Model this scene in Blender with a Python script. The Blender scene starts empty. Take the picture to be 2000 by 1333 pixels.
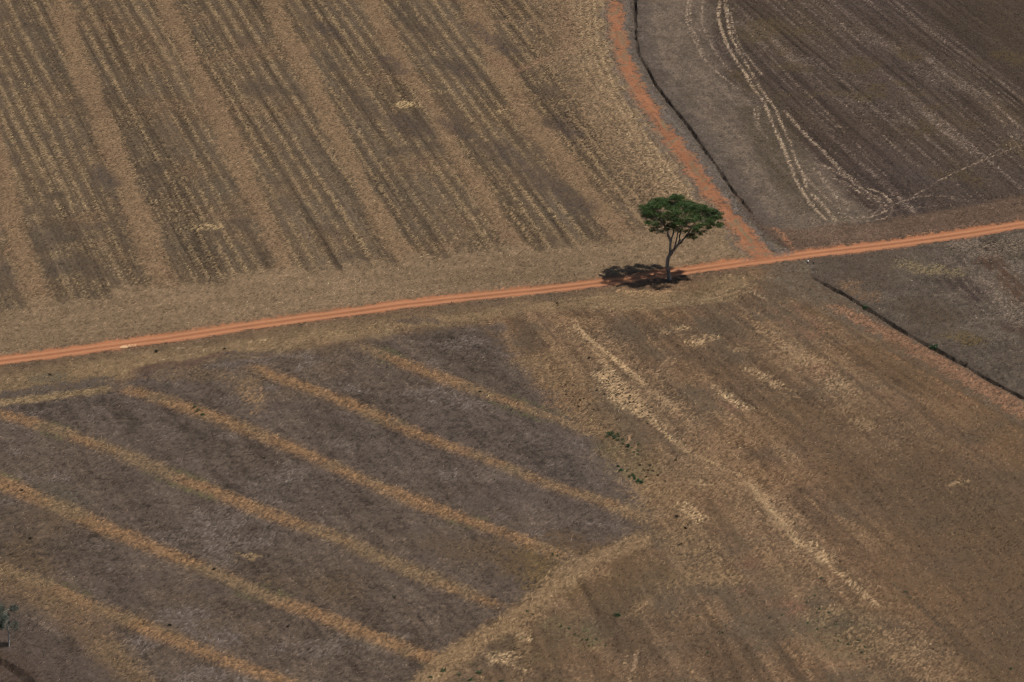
import bpy, math, random
import numpy as np
from mathutils import Vector

# ------------------------------------------------------------------ camera, sky, sun, exposure
scene = bpy.context.scene
CAM = np.array([0.0, -562.0, 212.0])
PITCH = math.radians(21.5)            # looking down from a light aircraft
FPX = 8469.0                          # focal length in photo pixels (2000 wide)

cam_data = bpy.data.cameras.new('camera')
cam = bpy.data.objects.new('camera', cam_data)
scene.collection.objects.link(cam)
cam.location = CAM
cam.rotation_euler = (math.radians(90) - PITCH, 0, 0)
cam_data.sensor_width = 36.0
cam_data.lens = FPX / 2000.0 * 36.0
cam_data.clip_start = 1.0
cam_data.clip_end = 30000.0
scene.camera = cam

SUN_EL = math.radians(62.0)
SUN_AZ = math.atan2(-16.0, 65.0)      # direction towards the sun, measured from +X
sun_dir = Vector((math.cos(SUN_EL) * math.cos(SUN_AZ), math.cos(SUN_EL) * math.sin(SUN_AZ), math.sin(SUN_EL)))

world = bpy.data.worlds.new('World')
scene.world = world
world.use_nodes = True
wn = world.node_tree.nodes
wl = world.node_tree.links
bg = wn['Background']
sky = wn.new('ShaderNodeTexSky')
sky.sky_type = 'NISHITA'
sky.sun_disc = False
sky.sun_elevation = SUN_EL
sky.sun_rotation = math.pi / 2 - SUN_AZ
wl.new(sky.outputs[0], bg.inputs[0])
bg.inputs[1].default_value = 0.055

sun_data = bpy.data.lights.new('sun', 'SUN')
sun_data.energy = 3.4
sun_data.angle = math.radians(0.53)
sun_data.color = (1.0, 0.955, 0.89)
sun = bpy.data.objects.new('sun', sun_data)
scene.collection.objects.link(sun)
sun.rotation_euler = sun_dir.to_track_quat('Z', 'Y').to_euler()
sun.location = (60, -40, 120)

scene.view_settings.view_transform = 'Standard'
scene.view_settings.look = 'None'
scene.view_settings.gamma = 1.0
scene.view_settings.exposure = 0.0
scene.view_settings.use_curve_mapping = False
scene.cycles.pixel_filter_type = 'BLACKMAN_HARRIS'
scene.cycles.filter_width = 1.0

# ------------------------------------------------------------------ helpers
rng = np.random.default_rng(7)
random.seed(7)
COL = scene.collection
cp, sp = math.cos(PITCH), math.sin(PITCH)


def G(px, py):
    """a traced point of the survey photograph -> its place on the level ground (metres)"""
    a = (px - 1000.0) / FPX
    b = (666.5 - py) / FPX
    d = np.array([a, cp + b * sp, -sp + b * cp])
    t = -CAM[2] / d[2]
    return CAM[0] + d[0] * t, CAM[1] + d[1] * t


def GP(pts):
    return np.array([G(*p) for p in pts])


def S(r, g, b):
    """sRGB 0-255 -> linear"""
    c = np.array([r, g, b], float) / 255.0
    return np.where(c <= 0.04045, c / 12.92, ((c + 0.055) / 1.055) ** 2.4)


def smooth(P, n=4):
    """Catmull-Rom through traced points"""
    P = np.asarray(P, float)
    Q = np.vstack([2 * P[0] - P[1], P, 2 * P[-1] - P[-2]])
    out = []
    for i in range(1, len(Q) - 2):
        for k in range(n):
            t = k / n
            out.append(0.5 * ((2 * Q[i]) + (-Q[i - 1] + Q[i + 1]) * t + (2 * Q[i - 1] - 5 * Q[i] + 4 * Q[i + 1] - Q[i + 2]) * t * t
                              + (-Q[i - 1] + 3 * Q[i] - 3 * Q[i + 1] + Q[i + 2]) * t ** 3))
    out.append(Q[-2])
    return np.array(out)


def hash2(ix, iy, seed):
    h = (ix.astype(np.int64) * 374761393 + iy.astype(np.int64) * 668265263 + seed * 974711) & 0xFFFFFFFF
    h = ((h ^ (h >> 13)) * 1274126177) & 0xFFFFFFFF
    h = (h ^ (h >> 16)) & 0xFFFFFF
    return h.astype(np.float32) / np.float32(0x7FFFFF) - 1.0


def vnoise(x, y, seed=0):
    fx, fy = np.floor(x), np.floor(y)
    ix, iy = fx.astype(np.int64), fy.astype(np.int64)
    tx, ty = (x - fx).astype(np.float32), (y - fy).astype(np.float32)
    tx = tx * tx * (3 - 2 * tx)
    ty = ty * ty * (3 - 2 * ty)
    a = hash2(ix, iy, seed); b = hash2(ix + 1, iy, seed)
    c = hash2(ix, iy + 1, seed); d = hash2(ix + 1, iy + 1, seed)
    return (a + (b - a) * tx) * (1 - ty) + (c + (d - c) * tx) * ty


def fbm(x, y, octv=3, seed=0, gain=0.55):
    s = 0; amp = 1.0; tot = 0
    for o in range(octv):
        # turn each octave so that the lattice never shows
        ca, sa = math.cos(0.6 + o * 1.1), math.sin(0.6 + o * 1.1)
        s = s + amp * vnoise((x * ca - y * sa) * 2 ** o + 13.7 * o, (x * sa + y * ca) * 2 ** o - 7.3 * o, seed + o * 17)
        tot += amp; amp *= gain
    return s / tot * 1.5


def sfbm(u, v, su, sv, octv=2, seed=0):
    """streaky noise: su metres along u, sv metres along v (no turning of octaves)"""
    s = 0; amp = 1.0; tot = 0
    for o in range(octv):
        s = s + amp * vnoise(u / su * 1.7 ** o + 5.1 * o, v / sv * 2 ** o + 9.4 * o, seed + o * 31)
        tot += amp; amp *= 0.6
    return s / tot * 1.4


def ss(a, b, x):
    t = np.clip((x - a) / (b - a), 0, 1)
    return t * t * (3 - 2 * t)


# ------------------------------------------------------------------ the land: a fine survey grid
X0, X1, DX = -101.0, 101.0, 0.205
Y0, Y1, DY = -142.0, 158.0, 0.345
xs = np.arange(X0, X1, DX)
ys = np.arange(Y0, Y1, DY)
NX, NY = len(xs), len(ys)
XX, YY = np.meshgrid(xs, ys)
C = np.zeros((NY, NX, 3), np.float32)
H = np.zeros((NY, NX), np.float32)
ROUGH = np.ones((NY, NX), np.float32)         # how much clods and litter stand up
DENS = np.ones((NY, NX), np.float32)          # litter density
LAB = np.zeros((NY, NX), np.int16)

n1 = fbm(XX / 1.1, YY / 1.1, 2, 1)
n05 = fbm(XX / 0.5, YY / 0.5, 2, 2)
n3 = fbm(XX / 3.2, YY / 3.2, 3, 3)
n8 = fbm(XX / 8.0, YY / 8.0, 3, 4)
n25 = fbm(XX / 25.0, YY / 25.0, 3, 5)
n60 = fbm(XX / 60.0, YY / 60.0, 2, 6)
wht = rng.normal(0, 1, (NY, NX)).astype(np.float32)
n02 = vnoise(XX / 0.27, YY / 0.42, 8) * 1.3
HF = (0.85 * wht + 0.40 * n02).astype(np.float32)      # litter-sized grain


def win(P, m):
    i0 = max(0, int((P[:, 0].min() - m - X0) / DX)); i1 = min(NX, int((P[:, 0].max() + m - X0) / DX) + 2)
    j0 = max(0, int((P[:, 1].min() - m - Y0) / DY)); j1 = min(NY, int((P[:, 1].max() + m - Y0) / DY) + 2)
    return (slice(j0, max(j1, j0 + 1)), slice(i0, max(i1, i0 + 1)))


def ldist(P, m=None):
    """distance to a polyline, metres along it, side (+ = left of its direction)"""
    sl = (slice(0, NY), slice(0, NX)) if m is None else win(P, m)
    x, y = XX[sl], YY[sl]
    best = np.full(x.shape, 1e9); along = np.zeros(x.shape); side = np.zeros(x.shape)
    acc = 0.0
    for a, b in zip(P[:-1], P[1:]):
        v = b - a; L = math.hypot(*v)
        if L < 1e-6: continue
        t = np.clip(((x - a[0]) * v[0] + (y - a[1]) * v[1]) / (L * L), 0, 1)
        d2 = (x - a[0] - t * v[0]) ** 2 + (y - a[1] - t * v[1]) ** 2
        m_ = d2 < best
        best = np.where(m_, d2, best)
        along = np.where(m_, acc + t * L, along)
        side = np.where(m_, v[0] * (y - a[1]) - v[1] * (x - a[0]), side)
        acc += L
    return sl, np.sqrt(best), along, np.sign(side)


def poly_sd(P):
    """signed distance to a closed polygon, positive inside"""
    x, y = XX, YY
    inside = np.zeros(x.shape, bool)
    best = np.full(x.shape, 1e9)
    n = len(P)
    for i in range(n):
        a, b = P[i], P[(i + 1) % n]
        v = b - a; L2 = v @ v
        if L2 < 1e-9: continue
        t = np.clip(((x - a[0]) * v[0] + (y - a[1]) * v[1]) / L2, 0, 1)
        best = np.minimum(best, (x - a[0] - t * v[0]) ** 2 + (y - a[1] - t * v[1]) ** 2)
        c = (a[1] > y) != (b[1] > y)
        with np.errstate(divide='ignore', invalid='ignore'):
            inside ^= c & (x < (b[0] - a[0]) * (y - a[1]) / (b[1] - a[1] + 1e-12) + a[0])
    return np.where(inside, 1, -1) * np.sqrt(best)


DITHER = 1.9


def mixc(sl, m, col):
    m = np.clip(m, 0, 1)
    m = np.clip(m + DITHER * m * (1 - m) * HF[sl], 0, 1)[..., None]   # covers break up into litter and bare soil
    C[sl] = C[sl] * (1 - m) + np.asarray(col, np.float32) * m


def rows(apex):
    """furrow coordinates for rows that fan out from a far apex: metres along, metres across"""
    ax, ay = apex
    r = np.hypot(XX - ax, YY - ay)
    th = np.arctan2(YY - ay, XX - ax)
    th0 = math.atan2(-ay, -ax)
    dth = (th - th0 + math.pi) % (2 * math.pi) - math.pi
    return r, dth * math.hypot(ax, ay)


ALL = (slice(0, NY), slice(0, NX))

# ---- traced lines
ROAD = smooth(GP([(-420, 760), (-150, 724), (0, 704), (175, 680), (350, 656), (525, 631), (700, 607), (850, 587), (1000, 570), (1175, 551), (1335, 529),
                  (1440, 515), (1545, 501), (1650, 488), (1755, 475), (1880, 456), (2000, 438), (2150, 415), (2500, 362)]))
TRACK = smooth(GP([(1212, -160), (1203, -60), (1203, 0), (1206, 50), (1216, 100), (1240, 160), (1280, 225), (1320, 284), (1362, 340), (1402, 392), (1440, 440), (1470, 482), (1490, 506)]))
DITCH_A = smooth(GP([(1252, -160), (1241, -60), (1240, 0), (1241, 60), (1248, 108), (1266, 137), (1280, 165), (1303, 196), (1345, 248), (1373, 290), (1401, 328), (1430, 371),
                     (1457, 404), (1482, 441), (1510, 466), (1548, 492)]))
DITCH_B = smooth(GP([(1578, 512), (1585, 541), (1615, 559), (1650, 578), (1685, 599), (1720, 620), (1755, 643), (1790, 664), (1825, 682), (1860, 701), (1895, 721), (1930, 742),
                     (1965, 761), (2000, 780), (2100, 838), (2300, 960)]))
DITCH_C = smooth(GP([(-160, 1170), (-70, 1245), (0, 1292), (30, 1310), (62, 1335), (120, 1385), (190, 1450)]))

_, d_road, s_road, side_road = ldist(ROAD)
_, d_trk, s_trk, side_trk = ldist(TRACK)
_, d_da, s_da, side_da = ldist(DITCH_A)
_, d_db, s_db, side_db = ldist(DITCH_B)
north = side_road > 0
UL = north & (side_da < 0)          # (polyline runs away -> towards the camera: its right-hand side is image left)
UR = north & ~UL
LR = (~north) & (side_db > 0)
LL = (~north) & ~LR

# ================================================================== north-west: combed maize stubble
ru, rv = rows(G(-1667, -3333))
wob = sfbm(ru, rv, 60, 8, 2, 11) * 0.35
cross = rv + wob
row_band = 0.5 + 0.5 * np.cos(2 * np.pi * (cross / 1.95 + 0.12 * sfbm(ru, rv, 45, 7, 2, 12)))
row_band = row_band ** 2.6
row2 = (0.5 + 0.5 * np.cos(2 * np.pi * (cross / 0.65 + 0.10 * sfbm(ru, rv, 40, 4, 2, 112)))) ** 1.5
row_amp = np.clip(0.62 + 0.62 * sfbm(ru, rv, 60, 2.6, 2, 13), 0.15, 1.2)
row_brk = 0.5 + 0.5 * np.clip(sfbm(ru, cross, 3.6, 0.40, 2, 17) * 1.2, -1, 1)
fine_row = sfbm(ru, cross, 20.0, 0.36, 2, 14)
streak = sfbm(ru, cross, 55, 1.5, 2, 15)
wide = sfbm(ru, cross, 80, 4.2, 2, 18)
blot = sfbm(ru, cross, 12, 4, 3, 16)
dark = S(96, 80, 62)[None, None, :] * (1 + 0.22 * streak + 0.16 * wide + 0.14 * blot + 0.24 * fine_row + 0.22 * (row2 - 0.4))[..., None]
dark = dark * (1 + np.stack([0.05 * n8, 0.0 * n8, -0.06 * n8], -1))
straw = S(142, 118, 87)
C[...] = dark
m = row_band * row_amp * (0.62 + 0.40 * row_brk)
mixc(ALL, np.clip(m, 0, 0.62), straw)
mixc(ALL, np.clip(row2 * ss(0.1, 0.9, -wide + 0.6 * n8) * 0.42 * row_brk, 0, 0.5), S(150, 127, 95))
m = ss(0.25, 0.9, blot + 0.5 * n3) * 0.42
mixc(ALL, m, S(74, 63, 53))
m = ss(0.4, 1.1, n8 + 0.4 * n3) * 0.25
mixc(ALL, m, S(124, 99, 76))
H += (0.07 * row_band * row_amp + 0.03 * row2).astype(np.float32)

# headland tan strip next to the track, drilled parallel to it
hl = ss(17.0, 5.0, d_trk + 2.0 * n3 + 3.0 * n8) * (side_trk < 0)
stripes = 0.5 + 0.5 * np.cos(2 * np.pi * (d_trk + 0.08 * n3) / 1.2)
mixc(ALL, hl * (0.62 + 0.25 * n1), S(136, 111, 84))
mixc(ALL, hl * ss(10, 3, d_trk) * stripes * 0.55, S(164, 138, 104))
H += (0.05 * stripes * hl).astype(np.float32)

# contour banks of the stubble field: smooth tan strips
BANKS_U = [
    ([(-60, 130), (-20, 240), (4, 340), (18, 400), (30, 460), (50, 520), (72, 580), (88, 610)], 3.0),
    ([(100, -50), (116, 0), (140, 88), (168, 157), (203, 245), (230, 318), (258, 388), (284, 455), (302, 515), (325, 560)], 3.4),
    ([(298, -50), (318, 0), (352, 70), (384, 140), (415, 198), (444, 268), (472, 335), (500, 395), (527, 450), (558, 522)], 3.2),
    ([(508, -50), (528, 0), (558, 70), (595, 135), (630, 205), (666, 282), (702, 352), (738, 422), (758, 460), (798, 508)], 3.0),
    ([(702, -50), (724, 0), (757, 70), (800, 150), (846, 212), (880, 282), (924, 352), (966, 422), (993, 460), (1022, 490)], 2.9),
    ([(905, -50), (920, 0), (938, 52), (966, 115), (1000, 175), (1040, 245), (1088, 300), (1142, 370), (1172, 408), (1212, 462)], 3.6),
]
bank_id = 20
BANK_LABELS = {}


def bank(pts, width, col, col2, strength, soft, lab, rise, along_fade=None, ragged=0.5):
    P = smooth(GP(pts))
    sl, d, s, sd = ldist(P, width * 2 + 4)
    w = width * 0.5 * (1 + 0.25 * vnoise(s / 14.0, s * 0 + lab, lab) + 0.06 * vnoise(s / 4.0, s * 0 + lab, lab + 5))
    e = w - d + ragged * (0.18 * n1[sl] + 0.15 * n05[sl] + 0.25 * n02[sl] + 0.40 * n3[sl])
    m = ss(-soft, soft, e)
    tot = s.max()
    if along_fade:
        m = m * ss(0, along_fade[0] + 0.01, s) * ss(0, along_fade[1] + 0.01, tot - s)
    c2 = ss(-0.4, 0.6, n8[sl] + 0.5 * n3[sl] + 0.3 * vnoise(s / 12, s * 0, lab + 9))[..., None]
    col_ = np.asarray(col) * (1 - c2) + np.asarray(col2) * c2
    col_ = col_ * (1 + 0.06 * n1[sl] + 0.04 * wht[sl])[..., None]
    mm = np.clip(m * strength, 0, 1)
    mm = np.clip(mm + 0.8 * mm * (1 - mm) * HF[sl], 0, 1)[..., None]
    C[sl] = C[sl] * (1 - mm) + col_ * mm
    H[sl] += (rise * np.exp(-(d / (width * 0.55)) ** 2)).astype(np.float32)
    ok = (d < w + 0.15 * n3[sl])
    LAB[sl] = np.where(ok, lab, LAB[sl])
    return sl, d, s, m


LAB[UL] = 1; LAB[UR] = 2; LAB[LR] = 3; LAB[LL] = 4
for pts, w in BANKS_U:
    bank(pts, w, S(131, 106, 79), S(127, 102, 77), 0.86, 0.75, bank_id, 0.16, ragged=0.8)
    BANK_LABELS[bank_id] = None
    bank_id += 1
# cross-connection of bare tan ground in the far part
bank([(960, 45), (1010, 42), (1058, 48), (1078, 62)], 1.6, S(134, 108, 82), S(134, 108, 82), 0.55, 0.8, 25, 0.0)
bank([(1030, 132), (1062, 118), (1092, 110), (1110, 70), (1100, 20), (1090, -40)], 2.2, S(134, 108, 82), S(130, 104, 80), 0.55, 1.0, 25, 0.0)
bank([(1062, 118), (1000, 140), (965, 120)], 2.2, S(130, 103, 78), S(130, 100, 78), 0.55, 1.0, 25, 0.0)
# broken purplish trash patches
for px, py, r in [(770, 130, 2.2), (905, 140, 3.0), (800, 245, 3), (985, 300, 3), (1120, 395, 3), (1050, 350, 3.5), (880, 250, 2.5), (205, 345, 2), (640, 60, 2.4), (930, 60, 2.5), (975, 90, 2.2), (1095, 250, 2.6)]:
    gx, gy = G(px, py)
    P = np.array([[gx - 1.5, gy + 3.5], [gx + 1.5, gy - 3.5]])
    sl, d, s, sd = ldist(P, r * 2.2)
    mixc(sl, ss(r, r * 0.3, d + 0.9 * n3[sl]) * 0.45 * (0.8 + 0.4 * n1[sl]), S(74, 63, 57))

# straw spilt in the stubble
for px, py, r, a in [(795, 205, 1.8, 0.55), (400, 445, 2.2, 0.25), (845, 180, 1.4, 0.2), (985, 218, 1.6, 0.2)]:
    gx, gy = G(px, py)
    P = np.array([[gx - r * 0.5, gy], [gx + r * 0.5, gy]])
    sl, d, s, sd = ldist(P, r * 2.4)
    mixc(sl, ss(r, r * 0.3, d + 0.6 * n1[sl]) * a * (0.75 + 0.5 * n05[sl]), S(192, 162, 116))

# tan verge between stubble and road
END_U = [(-420, 640), (-60, 608), (0, 603), (60, 598), (150, 588), (210, 578), (300, 560), (345, 562), (420, 548), (500, 532), (555, 528), (640, 528), (720, 516), (820, 502), (950, 492), (1050, 482), (1120, 484),
         (1200, 474), (1290, 452), (1350, 425), (1405, 415), (1440, 440), (1470, 482), (1490, 506)]
verge = np.vstack([GP(END_U), GP([(1490, 560), (1000, 620), (0, 760), (-420, 800)])])
sdv = poly_sd(verge)
mv = ss(-2.2, 2.2, sdv + 1.1 * n3 + 0.8 * n1 + 1.4 * streak) * north
vcol = S(128, 106, 81)[None, None, :] * (1 + 0.09 * n3 + 0.07 * sfbm(s_road, d_road, 14, 0.9, 2, 33) + 0.08 * n1 + 0.10 * n25)[..., None]
mv3 = np.clip(mv * 0.93, 0, 1)[..., None]
C = C * (1 - mv3) + vcol * mv3
LAB[(sdv > 0) & north & (side_da < 0)] = 5
C = C.astype(np.float32)

# ================================================================== north-east: ploughed, dark, wind-rowed
qu, qv = rows(G(-534, -1787))
qw = qv + 0.7 * sfbm(qu, qv, 60, 8, 2, 40)
qs = sfbm(qu, qw, 50, 1.3, 2, 41)
qf = sfbm(qu, qw, 16, 0.42, 2, 42)
ql = sfbm(qu, qw, 70, 5.0, 2, 43)
qb = sfbm(qu, qw, 25, 7.0, 3, 44)
ur = S(80, 67, 57)[None, None, :] * (1 + 0.14 * qs + 0.15 * qf + 0.14 * qb + 0.07 * n8)[..., None]
ur = ur * (1 + np.stack([0.04 * n25, 0.02 * n25, -0.10 * n25 - 0.06 * qb], -1))
mur = UR[..., None]
C = np.where(mur, ur, C).astype(np.float32)
# pale stalk lines left along the passes
pl = ss(0.50, 0.80, qs + 0.25 * qf) * ss(0.0, 0.8, qb + 0.5 * n3)
mixc(ALL, UR * pl * (0.38 + 0.2 * n1), S(126, 109, 95))
pl2 = ss(0.35, 0.75, sfbm(qu, qw, 22, 0.5, 2, 48)) * ss(-0.1, 0.7, sfbm(qu, qw, 60, 6, 2, 49))
mixc(ALL, UR * pl2 * 0.42, S(126, 109, 95))
pl3 = ss(0.62, 0.85, sfbm(qu, qw, 90, 0.6, 1, 148))
mixc(ALL, UR * pl3 * 0.25, S(124, 106, 91))
mixc(ALL, UR * ss(0.62, 0.85, sfbm(qu, qw, 70, 0.55, 1, 149)) * 0.3, S(54, 44, 38))
# dark wheel furrows in pairs
fur = np.minimum(np.abs(((qw + 0.5 * n25) % 11.5) - 3.0), np.abs(((qw + 0.5 * n25) % 11.5) - 4.9))
mf = ss(0.38, 0.1, fur) * ss(-0.5, 0.3, sfbm(qu, qw, 30, 10, 2, 45))
mixc(ALL, UR * mf * 0.5, S(46, 37, 32))
H -= (UR * mf * 0.10).astype(np.float32)
fur2 = np.abs(((qw + 0.5 * n25) % 5.75) - 1.6)
mixc(ALL, UR * ss(0.36, 0.12, fur2) * ss(-0.1, 0.4, sfbm(qu, qw, 40, 10, 2, 46)) * 0.25, S(118, 102, 90))
# corner darkening painted into the ground colour, an olive tone in the far corner
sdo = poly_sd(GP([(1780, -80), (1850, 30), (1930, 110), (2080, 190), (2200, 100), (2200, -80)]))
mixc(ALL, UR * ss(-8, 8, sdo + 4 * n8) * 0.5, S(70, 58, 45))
# olive weed film
mixc(ALL, UR * ss(0.25, 0.9, n8 + 0.5 * qb) * 0.45, S(84, 70, 47))
# margin strip beside the ditch
mg = UR * ss(13.5, 9.0, d_da + 1.2 * n3 + 2.0 * n8 - np.clip((s_da - 90) * 0.07, 0, 4.5))
mgc = S(113, 98, 83)[None, None, :] * (1 + 0.13 * n3 + 0.12 * n8 + 0.14 * n1 + 0.12 * sfbm(s_da, d_da, 14, 1.0, 2, 47))[..., None]
mm = np.clip(mg * 0.92, 0, 1)[..., None]
C = (C * (1 - mm) + mgc * mm).astype(np.float32)
mixc(ALL, mg * ss(0.15, 0.9, n8 + 0.4 * n3) * 0.6, S(82, 70, 58))
mixc(ALL, UR * ss(4.2, 1.2, d_da + 0.7 * n1 + 0.6 * n3) * 0.55, S(86, 76, 68))


def pale_line(pts, width, col, strength, broken=0.3, seed=0, sunk=0.0, soft=None, raw=False):
    P = smooth(GP(pts) if not raw else np.asarray(pts))
    soft = soft or min(0.25, width * 0.45)
    sl, d, s, sd = ldist(P, width + soft + 2.0)
    br = np.clip(1 - broken + broken * 1.3 * n1[sl] + broken * 1.3 * vnoise(s / 6.0, s * 0, 200 + seed), 0, 1)
    m = ss(width * 0.5 + soft, width * 0.5 - soft * 0.6, d + 0.10 * n02[sl] + 0.10 * n05[sl] + 0.12 * n1[sl]) * br
    tot = s.max()
    m = m * ss(0, 1.5, s) * ss(0, 1.5, tot - s)
    mixc(sl, m * strength, col)
    if sunk:
        H[sl] += (sunk * m).astype(np.float32)
    return sl, m


STALK = S(172, 148, 121)
ln_a = [(1412, -60), (1405, 0), (1403, 31), (1412, 70), (1433, 112), (1454, 143), (1475, 178), (1492, 199), (1506, 238), (1524, 276), (1538, 311), (1557, 357), (1573, 385), (1597, 416), (1618, 434)]
ln_b = [(1424, -60), (1417, 0), (1422, 45), (1429, 77), (1450, 112), (1475, 157), (1496, 189), (1513, 213), (1527, 245), (1541, 276), (1552, 308), (1569, 346), (1576, 371), (1601, 395), (1636, 437)]
# bare dark swathe between and beside the windrows
for k, (pts, w, st) in enumerate([(ln_b, 3.2, 0.35), ([(1470, 205), (1482, 240), (1505, 285), (1525, 330), (1550, 375), (1590, 420)], 4.5, 0.55)]):
    pale_line(pts, w, S(70, 60, 46), st, 0.25, 60 + k, soft=1.2)
pale_line(ln_a, 0.42, STALK, 0.85, 0.3, 1, 0.10)
pale_line(ln_b, 0.38, STALK, 0.8, 0.3, 2, 0.10)
PL = [
    ([(1352, -60), (1344, 0), (1342, 42), (1352, 70), (1370, 108), (1398, 140), (1447, 178)], 0.45, 0.62),
    ([(1350, 0), (1347, 40), (1357, 68), (1375, 106)], 0.35, 0.5),
    ([(1378, -60), (1372, 0), (1372, 45), (1384, 77), (1401, 108), (1430, 145)], 0.4, 0.5),
    ([(1440, 10), (1428, 22), (1430, 45), (1440, 80), (1462, 115), (1490, 150)], 0.4, 0.55),
    ([(1473, 210), (1475, 235), (1484, 258), (1510, 280)], 0.4, 0.55),
    ([(1480, 205), (1481, 240), (1492, 262)], 0.35, 0.45),
    ([(1530, 215), (1560, 250), (1600, 290), (1640, 330), (1690, 366), (1720, 378), (1738, 395), (1743, 412), (1727, 428), (1690, 434), (1655, 436)], 0.55, 0.62),
    ([(1600, 320), (1650, 345), (1690, 375), (1712, 385), (1728, 400), (1726, 415), (1700, 424), (1660, 426), (1630, 424)], 0.5, 0.6),
    ([(1640, 350), (1680, 378), (1702, 395), (1704, 408), (1690, 416), (1655, 419), (1620, 415)], 0.45, 0.55),
    ([(1620, 345), (1670, 372), (1715, 394), (1718, 408), (1705, 419), (1680, 429)], 0.4, 0.45),
    ([(1560, 330), (1590, 365), (1625, 398), (1648, 415)], 0.4, 0.5),
    ([(1585, 325), (1620, 362), (1650, 395), (1659, 410)], 0.4, 0.5),
    ([(1600, 345), (1625, 375), (1640, 398)], 0.35, 0.45),
    ([(1745, 400), (1800, 383), (1860, 385), (1893, 395), (1886, 405), (1830, 402), (1750, 410)], 0.4, 0.45),
    ([(1780, 385), (1850, 345), (1895, 325), (1960, 298), (2020, 275)], 0.35, 0.45),
    ([(1895, 325), (1930, 305), (1990, 270)], 0.3, 0.4),
    ([(1900, 190), (1925, 210), (1955, 238), (1975, 270), (2000, 300)], 0.4, 0.45),
    ([(1915, 170), (1945, 205), (1975, 235), (2010, 262)], 0.4, 0.42),
    ([(1460, 62), (1500, 105), (1550, 160), (1600, 205), (1650, 260), (1700, 310)], 0.35, 0.30),
    ([(1680, 230), (1720, 262), (1760, 300), (1800, 330)], 0.35, 0.3),
    ([(1840, 380), (1870, 392), (1890, 392)], 0.4, 0.4),
]
for k, (pts, w, st) in enumerate(PL):
    pale_line(pts, w * 0.85, S(156, 134, 112), min(0.7, st * 0.9), 0.35, 3 + k, 0.03)
# bleached stalk patches
for px, py, rx, a in [(1690, 75, 4, 0.4), (1560, 112, 3, 0.35), (1700, 215, 4, 0.35), (1870, 165, 5, 0.35), (1620, 140, 4, 0.25), (1480, 60, 3, 0.2), (1420, 95, 2.5, 0.4), (1445, 185, 2.5, 0.4)]:
    gx, gy = G(px, py)
    P = np.array([[gx - rx, gy + rx * 1.6], [gx + rx, gy - rx * 1.6]])
    sl, d, s, sd = ldist(P, 6)
    mixc(sl, UR[sl] * ss(3.0, 0.4, d + 1.4 * n3[sl] + 0.8 * n1[sl]) * a * 0.4 * (0.8 + 0.5 * n05[sl]), S(126, 109, 95))
# south end of the ploughed land, brown grass strip to the road
END_R = [(1482, 441), (1560, 452), (1625, 442), (1720, 433), (1800, 417), (1900, 402), (2000, 382), (2200, 350)]
sdr = poly_sd(np.vstack([GP(END_R), GP([(2500, 390), (2000, 470), (1548, 530), (1490, 520)])]))
mr = np.clip(ss(-1.0, 1.0, sdr + 0.8 * n3 + 0.5 * n1) * UR * 0.92, 0, 1)[..., None]
rcol = S(103, 83, 67)[None, None, :] * (1 + 0.10 * n3 + 0.10 * n8 + 0.08 * n1 + 0.08 * sfbm(s_road, d_road, 14, 0.8, 2, 34))[..., None]
C = (C * (1 - mr) + rcol * mr).astype(np.float32)
LAB[(sdr > 0) & UR] = 6
pale_line(END_R[2:], 0.8, S(76, 62, 52), 0.45, 0.3, 90)
pale_line([(1500, 440), (1530, 462), (1548, 492)], 0.9, S(150, 104, 76), 0.5, 0.5, 91)

# ================================================================== south-east: weedy grey ground behind the ditch
lr_base = S(93, 81, 69)[None, None, :] * (1 + 0.16 * n8 + 0.16 * n3 + 0.16 * n1 + 0.16 * n25)[..., None]
C = np.where(LR[..., None], lr_base, C).astype(np.float32)
mixc(ALL, LR * ss(0.0, 0.8, n25 + 0.6 * n8) * 0.55, S(80, 66, 54))
mixc(ALL, LR * ss(0.2, 0.9, -n25 + 0.5 * n3 + 0.3 * n8) * 0.5 * (0.8 + 0.4 * n05), S(118, 104, 90))
for pts, w, col, a in [([(1855, 525), (1880, 565), (1905, 580)], 4.0, S(66, 54, 48), 0.65), ([(1915, 565), (1925, 575)], 3.0, S(64, 52, 48), 0.65), ([(1790, 600), (1840, 620)], 7, S(78, 64, 50), 0.5),
                       ([(1935, 505), (1965, 540), (1990, 585)], 4.0, S(84, 62, 48), 0.65), ([(1975, 640), (2020, 650)], 4, S(74, 56, 46), 0.6),
                       ([(1650, 556), (1680, 575), (1700, 580)], 3.0, S(114, 90, 68), 0.6), ([(1770, 520), (1830, 528), (1860, 530)], 4.0, S(124, 108, 80), 0.6),
                       ([(1870, 655), (1890, 662)], 4.0, S(98, 82, 54), 0.6), ([(1985, 480), (2010, 500)], 5, S(66, 60, 44), 0.5),
                       ([(1920, 545), (1960, 590), (1995, 630)], 3, S(120, 104, 89), 0.35), ([(1880, 480), (1940, 490), (2010, 470)], 5, S(116, 100, 84), 0.45)]:
    P = smooth(GP(pts)); sl, d, s, sd = ldist(P, w * 2)
    mixc(sl, LR[sl] * ss(w * 0.75, w * 0.15, d + 1.0 * n3[sl] + 0.7 * n1[sl]) * a, col)
# short drill rows on the far right
ru2 = ss(12, 4, np.hypot(XX - G(1960, 560)[0], (YY - G(1960, 560)[1]) * 0.55)) * LR
mixc(ALL, ru2 * ss(0.2, 0.7, np.cos(2 * np.pi * (qv + 0.3 * n3) / 1.5)) * 0.25, S(122, 106, 91))

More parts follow.
